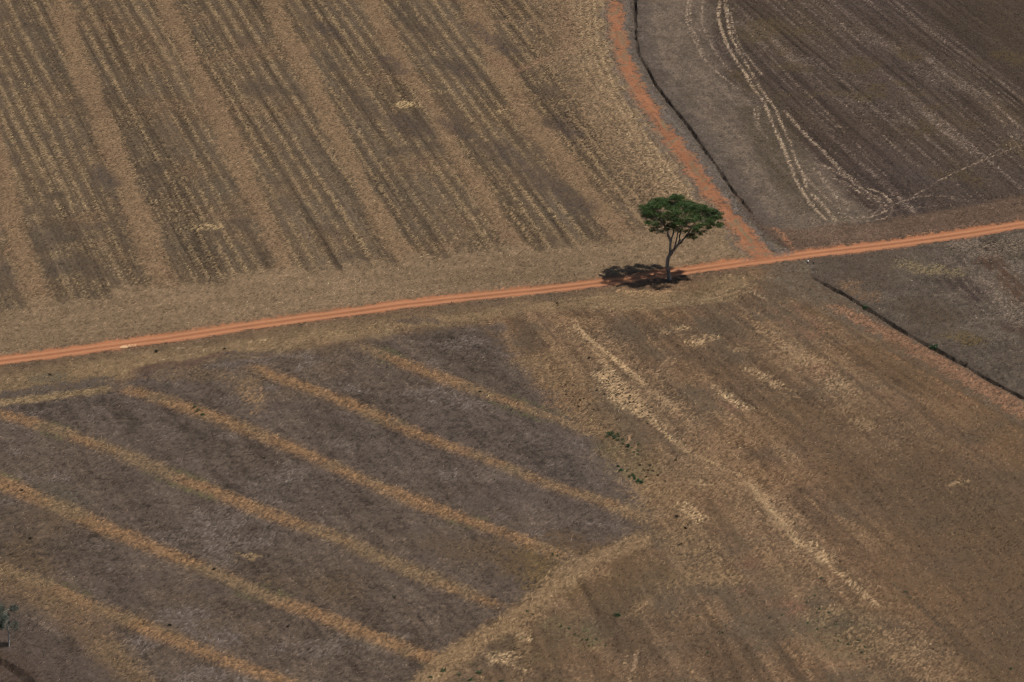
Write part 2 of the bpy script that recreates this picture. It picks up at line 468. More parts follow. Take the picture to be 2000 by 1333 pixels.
# ================================================================== south: fallow with contour banks
lu, lv = rows(G(500, -100))
lw = lv + 0.9 * sfbm(lu, lv, 50, 9, 2, 50)
ls = sfbm(lu, lw, 30, 1.6, 2, 51)
lf = sfbm(lu, lw, 8, 0.45, 2, 52)
lb = sfbm(lu, lw, 28, 6.0, 3, 53)
ll = S(110, 88, 67)[None, None, :] * (1 + 0.17 * ls + 0.20 * lf + 0.13 * lb + 0.08 * n8 + 0.09 * n1)[..., None]
ll = ll * (1 + np.stack([0.06 * n8 + 0.03 * n25, 0.0 * n8, -0.08 * n8], -1))
gx_, gy_ = G(1800, 950)
C = np.where(LL[..., None], ll, C).astype(np.float32)
mixc(ALL, LL * ss(0.25, 0.9, n8 + 0.6 * lb) * 0.5, S(134, 106, 78))
lt = sfbm(lu, lw, 14, 0.7, 2, 58)
mixc(ALL, LL * ss(0.35, 0.8, lt + 0.3 * lb) * 0.45, S(140, 112, 82))
mixc(ALL, LL * ss(0.35, 0.8, -lt + 0.3 * ls) * 0.40, S(78, 65, 50))
mixc(ALL, LL * ss(0.3, 0.9, -n8 + 0.6 * ls) * 0.45, S(88, 76, 60))
mixc(ALL, LL * ss(0.45, 1.0, lb - 0.3 * n25 + 0.4 * n3) * 0.4, S(122, 90, 70))
# grass sward browner, with corner darkening painted in, towards the right hand side
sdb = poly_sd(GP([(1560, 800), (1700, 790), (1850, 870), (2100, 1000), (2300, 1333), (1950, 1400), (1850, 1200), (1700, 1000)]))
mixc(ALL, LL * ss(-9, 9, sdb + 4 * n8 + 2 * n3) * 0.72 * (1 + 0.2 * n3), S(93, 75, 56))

# purple-grey cultivated block in the south-west
DARKP = [(-420, 830), (-60, 775), (60, 768), (200, 748), (235, 752), (300, 722), (420, 703), (520, 694), (640, 678), (700, 664), (760, 654), (830, 644), (900, 636), (962, 640), (1000, 690), (1040, 732), (1092, 784), (1140, 828),
         (1178, 880), (1218, 930), (1262, 990), (1280, 1010), (1245, 1048), (1180, 1078), (1112, 1108), (1060, 1158), (1000, 1192), (975, 1218), (930, 1250), (880, 1282), (850, 1312), (800, 1360), (700, 1450), (-420, 1500)]
sdd = poly_sd(GP(DARKP))
du, dv = rows(G(-1500, -1250))
ds = sfbm(du, dv + 0.8 * n8, 22, 2.6, 2, 55)
df = sfbm(du, dv, 5, 0.5, 2, 56)
dcol = S(90, 77, 66)[None, None, :] * (1 + 0.21 * ds + 0.10 * n3 + 0.09 * n8 + 0.16 * n1 + 0.16 * df + 0.12 * n05)[..., None]
dcol = dcol * (1 + np.stack([0.05 * n25, 0.02 * n25, -0.05 * n25], -1))
md = np.clip(ss(-1.6, 1.6, sdd + 1.2 * n3 + 0.9 * n1 + 0.8 * n8) * LL * 0.96, 0, 1)
C = (C * (1 - md[..., None]) + dcol * md[..., None]).astype(np.float32)
mixc(ALL, md * ss(0.35, 1.0, n8 + 0.5 * n3) * 0.40, S(78, 67, 60))
mixc(ALL, md * ss(0.4, 1.0, -n8 + 0.6 * n3) * 0.35, S(110, 97, 87))
mixc(ALL, md * ss(0.55, 1.1, n25 + 0.4 * n8) * 0.35, S(98, 80, 58))
LAB[(sdd > 0) & LL] = 7
for pts, w, col, a in [([(1035, 1090), (1070, 1120), (1080, 1140)], 8, S(104, 84, 56), 0.8), ([(1080, 1062), (1150, 1080), (1200, 1075)], 6, S(96, 76, 54), 0.7), ([(480, 745), (500, 775), (505, 800)], 3.0, S(140, 112, 82), 0.55),
                       ([(330, 730), (440, 735), (480, 745)], 5, S(112, 92, 70), 0.55), ([(960, 1070), (1000, 1100)], 5, S(96, 78, 58), 0.5), ([(440, 1085), (480, 1086)], 1.6, S(140, 116, 84), 0.6),
                       ([(1100, 760), (1120, 790)], 6, S(118, 90, 64), 0.5), ([(90, 960), (130, 985)], 6, S(84, 78, 66), 0.4), ([(350, 1210), (420, 1240)], 6, S(104, 92, 84), 0.4)]:
    P = smooth(GP(pts)); sl, d, s, sd = ldist(P, w * 2)
    mixc(sl, LL[sl] * ss(w * 0.75, w * 0.1, d + 1.2 * n3[sl] + 0.8 * n1[sl]) * a, col)

# tan headland between road and dark block
sdh = poly_sd(GP([(-420, 780), (0, 722), (400, 665), (800, 612), (1100, 582), (1330, 556), (1420, 540), (1470, 545), (1440, 580), (1300, 602), (1150, 606), (1000, 612), (940, 630), (820, 640), (700, 662), (520, 690), (300, 718), (210, 746), (0, 772), (-420, 830)]))
mh = LL * ss(-2.0, 2.0, sdh + 1.2 * n3 + 0.7 * n1) * (0.80 + 0.2 * n8)
hcol = S(132, 109, 80)[None, None, :] * (1 + 0.08 * n3 + 0.09 * n1 + 0.08 * sfbm(s_road, d_road, 12, 1.0, 2, 57))[..., None]
mh3 = np.clip(mh, 0, 1)[..., None]
C = (C * (1 - mh3) + hcol * mh3).astype(np.float32)
LAB[(sdh > 0) & LL] = 8
sh = LL * ss(6.5, 3.0, d_road + 1.0 * n3 + 0.8 * n8) * ss(330, 240, s_road)
mixc(ALL, sh * 0.62, S(104, 85, 66))
for k, (pts, w, col, a) in enumerate([([(0, 772), (70, 765), (140, 754), (205, 745)], 2.6, S(86, 76, 68), 0.7), ([(275, 727), (330, 712), (400, 700), (440, 690)], 2.0, S(90, 70, 60), 0.7),
                       ([(440, 700), (470, 692), (520, 690)], 2.4, S(84, 74, 66), 0.5), ([(60, 742), (120, 736)], 2, S(92, 84, 68), 0.5), ([(810, 630), (850, 628)], 2.2, S(86, 72, 62), 0.6)]):
    P = smooth(GP(pts)); sl, d, s, sd = ldist(P, w * 2)
    mixc(sl, LL[sl] * ss(w * 0.8, w * 0.2, d + 0.8 * n3[sl] + 0.6 * n1[sl]) * a, col)
pale_line([(980, 582), (1020, 577), (1050, 573)], 0.5, S(196, 168, 126), 0.7, 0.4, 301)
pale_line([(860, 592), (1000, 576), (1120, 566)], 0.35, S(170, 142, 108), 0.6, 0.4, 302)
pale_line([(980, 596), (1080, 588), (1200, 580), (1330, 580)], 0.4, S(152, 128, 94), 0.6, 0.4, 303)
pale_line([(245, 692), (330, 683), (400, 676)], 0.4, S(158, 134, 104), 0.6, 0.4, 304)
pale_line([(300, 705), (400, 685), (500, 668), (560, 655)], 0.35, S(154, 130, 100), 0.5, 0.4, 305)
# pull-off beside the tree: pale trampled arc and turning circles
tx, ty = G(1307, 546)
for k, (rx_, off) in enumerate([(0, 0), (1.2, 0), (2.2, 0), (3.4, 0), (4.4, 0)]):
    arc = [(1180 - 8 * k, 588 + 3.2 * k), (1260, 590 + 3.2 * k), (1340, 585 + 3.0 * k), (1400 + 5 * k, 575 + 2.4 * k), (1434 + 8 * k, 562 + 1.2 * k), (1440 + 8 * k, 550), (1425 + 6 * k, 541 - 0.6 * k), (1400, 538)]
    pale_line(arc, 0.45, S(146, 121, 90) if k % 2 == 0 else S(112, 94, 72), 0.6, 0.4, 310 + k)
pale_line([(1200, 566), (1260, 572), (1310, 566), (1345, 556)], 1.9, S(172, 138, 100), 0.75, 0.35, 320, soft=1.0)
pale_line([(1455, 566), (1480, 578), (1500, 586)], 0.35, S(160, 136, 108), 0.65, 0.3, 321)
pale_line([(1475, 541), (1530, 556), (1570, 574), (1590, 582)], 0.35, S(150, 126, 98), 0.6, 0.3, 322)
pale_line([(1482, 538), (1540, 555), (1580, 572)], 0.3, S(150, 126, 98), 0.5, 0.3, 323)
pale_line([(1590, 582), (1603, 572), (1600, 560), (1585, 548)], 0.35, S(140, 118, 92), 0.45, 0.4, 324)
pale_line([(505, 690), (528, 684), (540, 676), (535, 667)], 0.35, S(150, 126, 92), 0.55, 0.4, 325)
pale_line([(512, 692), (536, 686), (547, 676), (541, 668)], 0.35, S(96, 80, 62), 0.5, 0.4, 326)
pale_line([(185, 725), (200, 716), (232, 720), (235, 730)], 0.35, S(150, 126, 92), 0.4, 0.4, 327)

# contour banks of the fallow: orange-tan grassed strips
BANKS_L = [
    ([(690, 676), (727, 687), (790, 711), (860, 738), (916, 758), (982, 781), (1035, 801), (1105, 826), (1157, 847), (1195, 868)], 3.3, (2, 8)),
    ([(468, 712), (504, 722), (560, 745), (630, 769), (690, 793), (772, 828), (825, 852), (895, 878), (965, 902), (1035, 931), (1105, 957), (1175, 979), (1230, 1003), (1300, 1026)], 3.3, (4, 4)),
    ([(222, 755), (280, 769), (332, 786), (385, 804), (455, 829), (525, 857), (595, 886), (662, 916), (720, 942), (790, 971), (860, 999), (930, 1024), (1000, 1048), (1070, 1076), (1135, 1099)], 3.3, (3, 3)),
    ([(-150, 785), (-60, 800), (0, 809), (52, 822), (105, 840), (175, 864), (240, 888), (280, 905), (350, 936), (420, 961), (490, 988), (560, 1016), (630, 1041), (690, 1066), (720, 1082), (790, 1111), (860, 1139), (930, 1167), (990, 1194)], 3.4, (1, 3)),
    ([(-150, 880), (-60, 918), (0, 942), (70, 974), (140, 1002), (210, 1034), (280, 1062), (350, 1093), (420, 1122), (490, 1153), (560, 1181), (630, 1205), (690, 1230), (720, 1241), (790, 1268), (860, 1294), (910, 1312)], 3.5, (1, 3)),
    ([(-120, 1070), (0, 1114), (52, 1134), (122, 1162), (175, 1186), (245, 1211), (315, 1241), (385, 1269), (455, 1297), (525, 1322), (600, 1352), (700, 1390)], 3.8, (1, 1)),
]
ORANGE, TANB = S(139, 106, 73), S(126, 103, 75)
for pts, w, fd in BANKS_L:
    sl, d, s, m = bank(pts, w * 0.74, ORANGE, TANB, 0.70, 1.0, bank_id, 0.08, fd, 0.55)
    BANK_LABELS[bank_id] = None
    # thin green regrowth along the lower shoulder
    g = ss(0.35, 0.9, vnoise(s / 7, s * 0, bank_id + 70) + 0.4 * n3[sl]) * ss(0.9, 0.2, np.abs(d - w * 0.5))
    mixc(sl, g * 0.35, S(88, 84, 56))
    bank_id += 1
bank([(-60, 1128), (40, 1158), (110, 1178), (150, 1210), (180, 1248), (220, 1288), (270, 1333), (330, 1390)], 4.2, S(114, 92, 67), S(108, 86, 64), 0.66, 1.4, 32, 0.05, (1, 1), 1.2)
BANK_LABELS[32] = None
bank([(-100, 796), (0, 786), (80, 777), (160, 767), (225, 757)], 2.2, S(132, 110, 80), S(128, 106, 80), 0.85, 0.8, 33, 0.05, (1, 1), 0.8)
BANK_LABELS[33] = None
bank([(800, 1360), (850, 1316), (884, 1286), (940, 1248), (995, 1216), (1060, 1168), (1118, 1112), (1180, 1085), (1232, 1066), (1262, 1040)], 3.5, S(137, 111, 81), S(130, 106, 79), 0.86, 0.8, 34, 0.06, (1, 2), 1.2)
BANK_LABELS[34] = None
# green-tinged branch strips running on to the south-east
for k, (pts, w, a) in enumerate([([(1135, 1099), (1180, 1120), (1230, 1140), (1260, 1150)], 1.6, 0.5), ([(990, 1194), (1040, 1200), (1080, 1220), (1130, 1250), (1170, 1275)], 1.8, 0.55),
                                 ([(1262, 1150), (1300, 1138), (1345, 1125), (1400, 1130), (1450, 1115)], 3.2, 0.7), ([(1240, 1210), (1252, 1180), (1275, 1150)], 1.6, 0.6),
                                 ([(1300, 1026), (1340, 1050), (1370, 1090), (1400, 1110)], 4.5, 0.7), ([(1190, 868), (1230, 910), (1270, 960), (1300, 1000), (1310, 1030)], 5.5, 0.5),
                                 ([(1040, 690), (1100, 740), (1150, 800), (1190, 850)], 5.5, 0.5)]):
    pale_line(pts, w, S(132, 107, 78), a, 0.25, 340 + k, soft=w * 0.6)
for k, (pts, w, a) in enumerate([([(1060, 1205), (1110, 1225), (1150, 1245), (1190, 1255)], 4.0, 0.45), ([(1010, 1300), (1060, 1240)], 5.0, 0.35), ([(1130, 1150), (1200, 1165), (1260, 1180)], 8.0, 0.5),
                                 ([(1200, 1105), (1260, 1112), (1310, 1100)], 7.0, 0.5), ([(1460, 1140), (1560, 1160)], 10, 0.4), ([(1600, 1190), (1660, 1250), (1700, 1290)], 7, 0.4),
                                 ([(1190, 850), (1230, 905), (1260, 935)], 5, 0.3), ([(1190, 780), (1240, 830), (1290, 870)], 5, 0.35), ([(1320, 700), (1290, 740)], 6, 0.15)]):
    pale_line(pts, w, [S(92, 84, 60), S(96, 82, 58), S(88, 72, 52), S(88, 72, 52), S(92, 78, 60), S(92, 84, 62), S(96, 88, 62), S(88, 77, 62), S(120, 92, 68)][k], a, 0.25, 360 + k, soft=w * 0.6)

# pale straw heaps and windrows on the fallow
PALE = S(188, 156, 116)
STRAW_LINES = [
    ([(1122, 632), (1165, 676), (1200, 703), (1228, 726), (1264, 757)], 0.35, 0.95), ([(1175, 700), (1205, 740), (1240, 785), (1275, 822), (1330, 872), (1400, 910), (1456, 936)], 0.7, 0.42),
    ([(1458, 938), (1484, 974), (1512, 1008), (1540, 1040), (1567, 1073)], 0.45, 1.0), ([(1567, 1073), (1600, 1095), (1650, 1130), (1720, 1190)], 0.8, 0.42),
    ([(1168, 722), (1190, 744), (1205, 760), (1222, 776), (1245, 797), (1268, 818)], 2.0, 0.62), ([(1190, 746), (1220, 774), (1250, 802)], 3.4, 0.42), ([(1262, 812), (1290, 830), (1310, 842)], 1.4, 0.5),
    ([(1118, 630), (1140, 655), (1165, 675), (1200, 702), (1225, 722), (1262, 756)], 0.8, 0.8), ([(1100, 640), (1130, 650), (1165, 690), (1178, 715)], 1.0, 0.4), ([(1105, 632), (1122, 628), (1140, 632)], 1.6, 0.6),
    ([(1275, 640), (1310, 650), (1345, 652)], 2.0, 0.3), ([(1320, 635), (1345, 648)], 1.4, 0.5), ([(1340, 680), (1375, 660), (1400, 668)], 2.4, 0.3), ([(1300, 790), (1325, 812)], 1.4, 0.45),
    ([(1262, 755), (1300, 785), (1322, 806)], 1.2, 0.5), ([(1440, 716), (1475, 728), (1510, 748), (1545, 769), (1573, 776)], 1.6, 0.32), ([(1388, 750), (1420, 775), (1470, 805)], 1.3, 0.4),
    ([(1480, 640), (1520, 670), (1570, 700), (1620, 730)], 3.0, 0.2), ([(1635, 790), (1665, 815), (1705, 845)], 2.2, 0.24), ([(1560, 690), (1600, 725), (1650, 765), (1690, 790)], 3.0, 0.2), ([(1430, 670), (1450, 690)], 2, 0.3),
    ([(1454, 934), (1482, 972), (1510, 1006), (1538, 1037), (1567, 1073)], 1.0, 0.95), ([(1470, 955), (1500, 992), (1540, 1036)], 2.4, 0.35), ([(1442, 940), (1462, 948), (1478, 962)], 2.4, 0.55), ([(1478, 965), (1505, 998), (1520, 1018)], 1.5, 0.5),
    ([(1533, 1022), (1562, 1026)], 0.9, 0.75), ([(1524, 1080), (1552, 1086)], 1.0, 0.6), ([(1570, 1055), (1600, 1082), (1632, 1105)], 1.6, 0.45), ([(1325, 975), (1360, 1010), (1385, 1025)], 2.0, 0.35),
    ([(1350, 935), (1385, 955)], 1.6, 0.4), ([(1300, 890), (1325, 900)], 1.2, 0.45), ([(1245, 1034), (1275, 1045)], 2.2, 0.45), ([(1270, 1100), (1300, 1095)], 1.6, 0.5),
    ([(1120, 1205), (1140, 1200)], 2.0, 0.45), ([(1010, 1250), (1040, 1240)], 2.2, 0.5), ([(940, 1290), (985, 1285), (1020, 1290)], 2.4, 0.4), ([(1000, 1310), (1030, 1300)], 2.2, 0.4),
    ([(835, 1330), (850, 1318)], 1.8, 0.55), ([(1370, 1155), (1385, 1158)], 1.2, 0.55), ([(1775, 1258), (1802, 1280)], 0.5, 0.6), ([(1820, 1305), (1828, 1316)], 0.5, 0.5),
    ([(1840, 950), (1870, 945), (1900, 938)], 0.8, 0.25), ([(1872, 935), (1890, 955), (1903, 968)], 0.25, 0.35), ([(1140, 1122), (1110, 1150)], 1.2, 0.35),
]
STRAW_SPOTS = []
for k, (pts, w, a) in enumerate(STRAW_LINES):
    sl, m = pale_line(pts, w, PALE, a, 0.15 if w < 1.0 else 0.35, 400 + k, 0.05, soft=max(0.2, w * 0.45))
# general bleached litter band running south-east
for k, (pts, w, a) in enumerate([([(1120, 620), (1200, 700), (1300, 800), (1400, 900), (1520, 1020), (1640, 1120), (1760, 1240), (1860, 1340)], 5.0, 0.35), ([(1470, 640), (1600, 740), (1720, 850), (1800, 900)], 8, 0.25),
                                 ([(1300, 880), (1400, 960), (1500, 1060), (1600, 1180)], 5, 0.25), ([(1600, 1180), (1680, 1240), (1790, 1320), (1850, 1370)], 5, 0.4), ([(1350, 840), (1450, 900), (1540, 960)], 6, 0.2)]):
    pale_line(pts, w, [S(140, 113, 84), S(124, 101, 77), S(134, 108, 80), S(138, 112, 82), S(126, 98, 72)][k], a, 0.4, 480 + k, soft=w * 0.6)
# wheel marks
WHEEL = [([(1275, 746), (1310, 692)], 0.5, S(150, 122, 92), 0.6), ([(1287, 752), (1324, 694)], 0.5, S(150, 122, 92), 0.6), ([(1212, 890), (1235, 842)], 0.45, S(150, 118, 88), 0.5), ([(1230, 890), (1245, 862)], 0.45, S(150, 118, 88), 0.5),
         ([(1213, 985), (1213, 1003)], 0.4, S(158, 130, 96), 0.6), ([(1229, 985), (1229, 1003)], 0.4, S(158, 130, 96), 0.6), ([(1246, 1260), (1238, 1300), (1228, 1340)], 0.45, S(158, 130, 100), 0.6), ([(1225, 1268), (1218, 1310)], 0.4, S(150, 124, 94), 0.45),
         ([(587, 938), (620, 970), (650, 1000)], 0.4, S(66, 56, 50), 0.6), ([(610, 935), (650, 978), (690, 1018)], 0.4, S(66, 56, 50), 0.65), ([(900, 828), (930, 858), (958, 880)], 0.55, S(68, 58, 50), 0.6), ([(908, 826), (940, 858), (962, 876)], 0.4, S(68, 58, 50), 0.5),
         ([(810, 1195), (835, 1228), (866, 1266)], 0.4, S(60, 50, 45), 0.8), ([(795, 1215), (820, 1245)], 0.35, S(60, 50, 45), 0.6), ([(800, 1170), (870, 1208), (925, 1232)], 0.35, S(62, 52, 46), 0.6), ([(770, 1160), (850, 1185), (950, 1225)], 0.3, S(66, 56, 48), 0.5),
         ([(600, 1205), (625, 1240)], 0.35, S(66, 56, 50), 0.5), ([(350, 995), (370, 1020)], 0.35, S(66, 56, 50), 0.45), ([(1560, 950), (1600, 985), (1630, 1010)], 0.35, S(76, 62, 48), 0.55), ([(1730, 1130), (1800, 1190), (1880, 1265), (1910, 1295)], 0.5, S(74, 64, 52), 0.55),
         ([(1735, 650), (1765, 680), (1790, 700)], 0.3, S(140, 116, 88), 0.4), ([(1600, 680), (1640, 712), (1660, 730)], 0.3, S(140, 116, 88), 0.4), ([(1875, 937), (1895, 960), (1905, 970)], 0.35, S(58, 46, 36), 0.7),
         ([(1400, 925), (1480, 985), (1560, 1060)], 0.3, S(80, 66, 52), 0.4), ([(1268, 930), (1290, 952)], 0.3, S(72, 58, 46), 0.6), ([(1540, 1220), (1600, 1280), (1650, 1333)], 0.4, S(146, 118, 90), 0.35)]
for k, (pts, w, col, a) in enumerate(WHEEL):
    pale_line(pts, w, col, a, 0.3, 520 + k, -0.04)

# red footpath below the lower ditch, and the grey bank beside it
PATH = smooth(GP([(1630, 600), (1660, 612), (1690, 628), (1737, 655), (1790, 684), (1860, 722), (1930, 762), (2000, 806), (2100, 866), (2300, 985)]))
_, d_path, s_path, _s = ldist(PATH)
mixc(ALL, LL * ss(7.5, 3.0, d_db + 0.6 * n3 + 0.4 * n1) * 0.7, S(98, 87, 73))
pw = np.interp(s_path, [0, 15, 40, 120, 300], [0.8, 1.6, 1.8, 2.0, 2.0])
mp = LL * ss(0.7, -0.7, d_path - pw + 0.6 * n1 + 0.5 * n05 + 0.4 * n3)
mixc(ALL, mp * (0.72 + 0.15 * n3), S(138, 102, 77))
LAB[(d_path < pw) & LL & (d_db > 0.8)] = 9
mixc(ALL, LL * ss(0.8, 0.2, np.abs(d_path - 3.6 - 0.5 * n3)) * (side_db < 0) * ss(4, 8, d_db) * 0.45, S(86, 68, 48))
pale_line([(1690, 668), (1800, 740), (1900, 805), (2000, 880), (2100, 950)], 5.5, S(92, 72, 50), 0.45, 0.3, 600, soft=3)
pale_line([(1680, 660), (1800, 728), (1920, 800), (2010, 862)], 0.5, S(150, 112, 80), 0.35, 0.5, 601)

# dark brown scrub corner in the south-west
sdc = poly_sd(GP([(-300, 1200), (0, 1262), (40, 1275), (75, 1300), (110, 1340), (150, 1420), (-300, 1500)]))
mixc(ALL, LL * ss(-1.5, 1.5, sdc + 1.0 * n3) * 0.85, S(78, 58, 42))
sdc2 = poly_sd(GP([(-200, 1150), (0, 1190), (70, 1205), (180, 1290), (240, 1345), (150, 1420), (-300, 1500)]))
mixc(ALL, LL * ss(-2, 2, sdc2 + 1.4 * n3) * 0.55, S(82, 70, 62))
pale_line([(50, 1200), (90, 1225), (130, 1255)], 0.7, S(116, 100, 84), 0.5, 0.3, 610)
pale_line([(110, 1245), (140, 1270), (148, 1285)], 1.6, S(56, 48, 40), 0.6, 0.2, 611, soft=0.8)

# ================================================================== roads
roadw = 1.75 + 0.12 * vnoise(s_road / 9, s_road * 0, 700) + 0.45 * ss(250, 200, np.abs(s_road - 330))
roadw = np.interp(s_road, [0, 120, 190, 240, 275, 330, 500], [1.5, 1.45, 1.6, 1.75, 1.6, 1.5, 1.5]) + 0.10 * vnoise(s_road / 7, s_road * 0, 700)
dsn = d_road * side_road
edge = roadw - d_road + 0.22 * n1 + 0.22 * n05 + 0.12 * n02 + 0.12 * n3
shoulder = ss(-1.3, 0.3, edge + 0.25 * n3)
mixc(ALL, shoulder * 0.5 * (0.75 + 0.3 * n3), S(138, 98, 72))
mr_ = ss(-0.28, 0.22, edge)
rc = S(163, 106, 73)[None, None, :] * (1 + 0.14 * sfbm(s_road, dsn, 9, 0.4, 2, 71) + 0.10 * n3 + 0.07 * n1 + 0.10 * n8)[..., None]
trk2 = np.minimum(np.abs(dsn - 0.72), np.abs(dsn + 0.72))
tb = ss(0.62, 0.12, trk2 + 0.06 * n1)[..., None]
rc = rc * (1 - tb * 0.8) + S(186, 132, 96) * tb * 0.8
tc = (ss(0.42, 0.08, np.abs(dsn + 0.04 * n1)) * (0.65 + 0.4 * vnoise(s_road / 8, s_road * 0, 72)))[..., None]
rc = rc * (1 - tc * 0.75) + S(142, 94, 64) * tc * 0.75
lowe = (ss(0.5, 1.3, -dsn - 0.45) * 0.5)[..., None]
rc = rc * (1 - lowe) + S(166, 116, 84) * lowe
C = (C * (1 - mr_[..., None] * 0.97) + rc * mr_[..., None] * 0.97).astype(np.float32)
gx, gy = G(252, 674)
sl, d, s, sd = ldist(np.array([[gx - 0.7, gy - 0.2], [gx + 0.7, gy + 0.3]]), 3)
mixc(sl, ss(0.7, 0.2, d + 0.2 * n1[sl]) * 0.7, S(220, 178, 134))
LAB[(d_road < roadw)] = 10
H = H * (1 - 0.9 * mr_) - (0.10 * mr_).astype(np.float32)
ROUGH *= (1 - 0.85 * mr_).astype(np.float32)

tw = np.interp(s_trk, [0, 60, 150, 185, 200, 225], [1.05, 1.1, 1.3, 1.65, 2.3, 5.0])
dtr = d_trk * side_trk
tedge = tw - d_trk + 0.5 * n1 + 0.4 * n05 + 0.6 * n3 + 0.3 * n02
on_n = north & (d_road > 0.5)
mixc(ALL, on_n * ss(-1.9, -0.2, tedge + 0.6 * n3) * 0.75, S(106, 94, 82))
mt = ss(-0.6, 0.6, tedge + 0.25 * HF) * on_n
tcl = S(154, 103, 73)[None, None, :] * (1 + 0.10 * n3 + 0.10 * n1 + 0.12 * sfbm(s_trk, dtr, 6, 0.5, 2, 73))[..., None]
C = (C * (1 - mt[..., None] * 0.95) + tcl * mt[..., None] * 0.95).astype(np.float32)
gm = mt * ss(0.5, 0.12, np.abs(dtr - 0.2 + 0.25 * n3)) * ss(0.0, 0.5, vnoise(s_trk / 5, s_trk * 0, 74) + 0.5 * n1) * ss(195, 170, s_trk)
mixc(ALL, gm * 0.6, S(118, 106, 80))
gm2 = mt * ss(0.40, 0.85, n1 + 0.5 * n3) * ss(215, 190, s_trk)
mixc(ALL, gm2 * 0.75, S(124, 104, 80))
LAB[(d_trk < tw) & on_n] = 11
H = H - (0.06 * mt).astype(np.float32)
ROUGH *= (1 - 0.6 * mt).astype(np.float32)
# grey strip between track and ditch
mixc(ALL, on_n * (side_da < 0) * (side_trk > 0) * ss(0.2, -0.3, tedge) * ss(4.5, 2.5, d_da + 0.3 * n1) * 0.7 * ss(190, 160, s_trk), S(106, 96, 87))

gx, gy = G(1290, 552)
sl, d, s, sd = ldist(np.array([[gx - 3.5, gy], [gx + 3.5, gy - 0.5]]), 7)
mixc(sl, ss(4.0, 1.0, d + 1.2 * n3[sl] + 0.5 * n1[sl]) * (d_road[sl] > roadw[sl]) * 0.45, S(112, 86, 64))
# ditches: real trenches with dark soil, shade painted into its colour
def trench(dist, s, width, depth, s0, s1, lab, sel=None):
    global H
    w = width * (1 + 0.3 * vnoise(s / 3.0, s * 0, 800 + lab) + 0.3 * vnoise(s / 0.9, s * 0, 810 + lab)) + 0.06 * n05
    f = ss(s0, s0 + 4, s) * ss(s1, s1 - 12, s)
    dist = np.abs(dist + 0.05 * vnoise(s / 2.2, s * 0, 830 + lab) + 0.09 * n05)
    f = f * np.clip(0.78 + 0.35 * vnoise(s / 4.0, s * 0, 840 + lab) + 0.3 * vnoise(s / 1.3, s * 0, 850 + lab), 0.12, 1)
    m = ss(w, w * 0.4, dist) * f
    if sel is not None: m = m * sel
    H = (H - depth * m).astype(np.float32)
    mixc(ALL, m * 0.9, S(50, 41, 36))
    mixc(ALL, ss(1.3, 0.3, dist + 0.4 * n1) * f * (1 - m) * 0.35, S(70, 60, 52))
    lip = ss(1.6, 0.6, np.abs(dist - 1.1)) * f * 0.4
    LAB[(dist < w * 0.85) & (f > 0.3)] = lab


tA = (d_road > 3.0) & north
trench(d_da, s_da, 0.27, 0.65, -10, s_da.max() - 12, 12, tA)
mixc(ALL, tA * ss(0.9, 0.3, d_da) * ss(s_da.max() - 30, s_da.max() - 20, s_da) * 0.45, S(74, 58, 48))
tB = (~north) & (d_road > 2.6)
trench(d_db, s_db, 0.32, 0.7, 4.5, 1e4, 13, tB)
_, d_dc, s_dc, _q = ldist(DITCH_C)
trench(d_dc, s_dc, 0.7, 0.9, -10, 1e4, 14)

# ================================================================== clod relief and speckle
H += (0.10 * n25 + 0.05 * n8).astype(np.float32)
H += (ROUGH * (0.035 * n1 + 0.035 * n05 + 0.024 * n02 + 0.018 * wht)).astype(np.float32)
spk = ROUGH * (0.13 * wht + 0.10 * n02 + 0.06 * n05)
hot = (rng.random((NY, NX)) < 0.07) * ROUGH * rng.random((NY, NX))
cold = (rng.random((NY, NX)) < 0.08) * ROUGH
C *= np.clip((1 + spk) * (1 + 0.55 * hot) * (1 - 0.38 * cold), 0.3, 2.2)[..., None]
C = np.clip(C, 0.004, 0.85).astype(np.float32)

# ------------------------------------------------------------------ materials
def soil_material(name, grain, bump):
    m = bpy.data.materials.new(name); m.use_nodes = True
    nt = m.node_tree; b = nt.nodes['Principled BSDF']
    b.inputs['Roughness'].default_value = 0.97
    b.inputs['Specular IOR Level'].default_value = 0.12
    at = nt.nodes.new('ShaderNodeAttribute'); at.attribute_name = 'soil'
    tc = nt.nodes.new('ShaderNodeTexCoord')
    nz = nt.nodes.new('ShaderNodeTexNoise'); nz.inputs['Scale'].default_value = 6.0; nz.inputs['Detail'].default_value = 3.0; nz.inputs['Roughness'].default_value = 0.7
    nt.links.new(tc.outputs['Object'], nz.inputs['Vector'])
    mr = nt.nodes.new('ShaderNodeMapRange')
    mr.inputs['From Min'].default_value = 0.3; mr.inputs['From Max'].default_value = 0.7
    mr.inputs['To Min'].default_value = 1 - grain; mr.inputs['To Max'].default_value = 1 + grain
    nt.links.new(nz.outputs[0], mr.inputs['Value'])
    mx = nt.nodes.new('ShaderNodeVectorMath'); mx.operation = 'SCALE'
    nt.links.new(at.outputs['Color'], mx.inputs[0]); nt.links.new(mr.outputs[0], mx.inputs['Scale'])
    nt.links.new(mx.outputs[0], b.inputs['Base Color'])
    bp = nt.nodes.new('ShaderNodeBump'); bp.inputs['Strength'].default_value = bump; bp.inputs['Distance'].default_value = 0.08
    nt.links.new(nz.outputs[0], bp.inputs['Height']); nt.links.new(bp.outputs[0], b.inputs['Normal'])
    return m


MAT_SOIL = soil_material('field_soil', 0.34, 0.7)
MAT_ROAD = soil_material('packed_laterite', 0.07, 0.2)


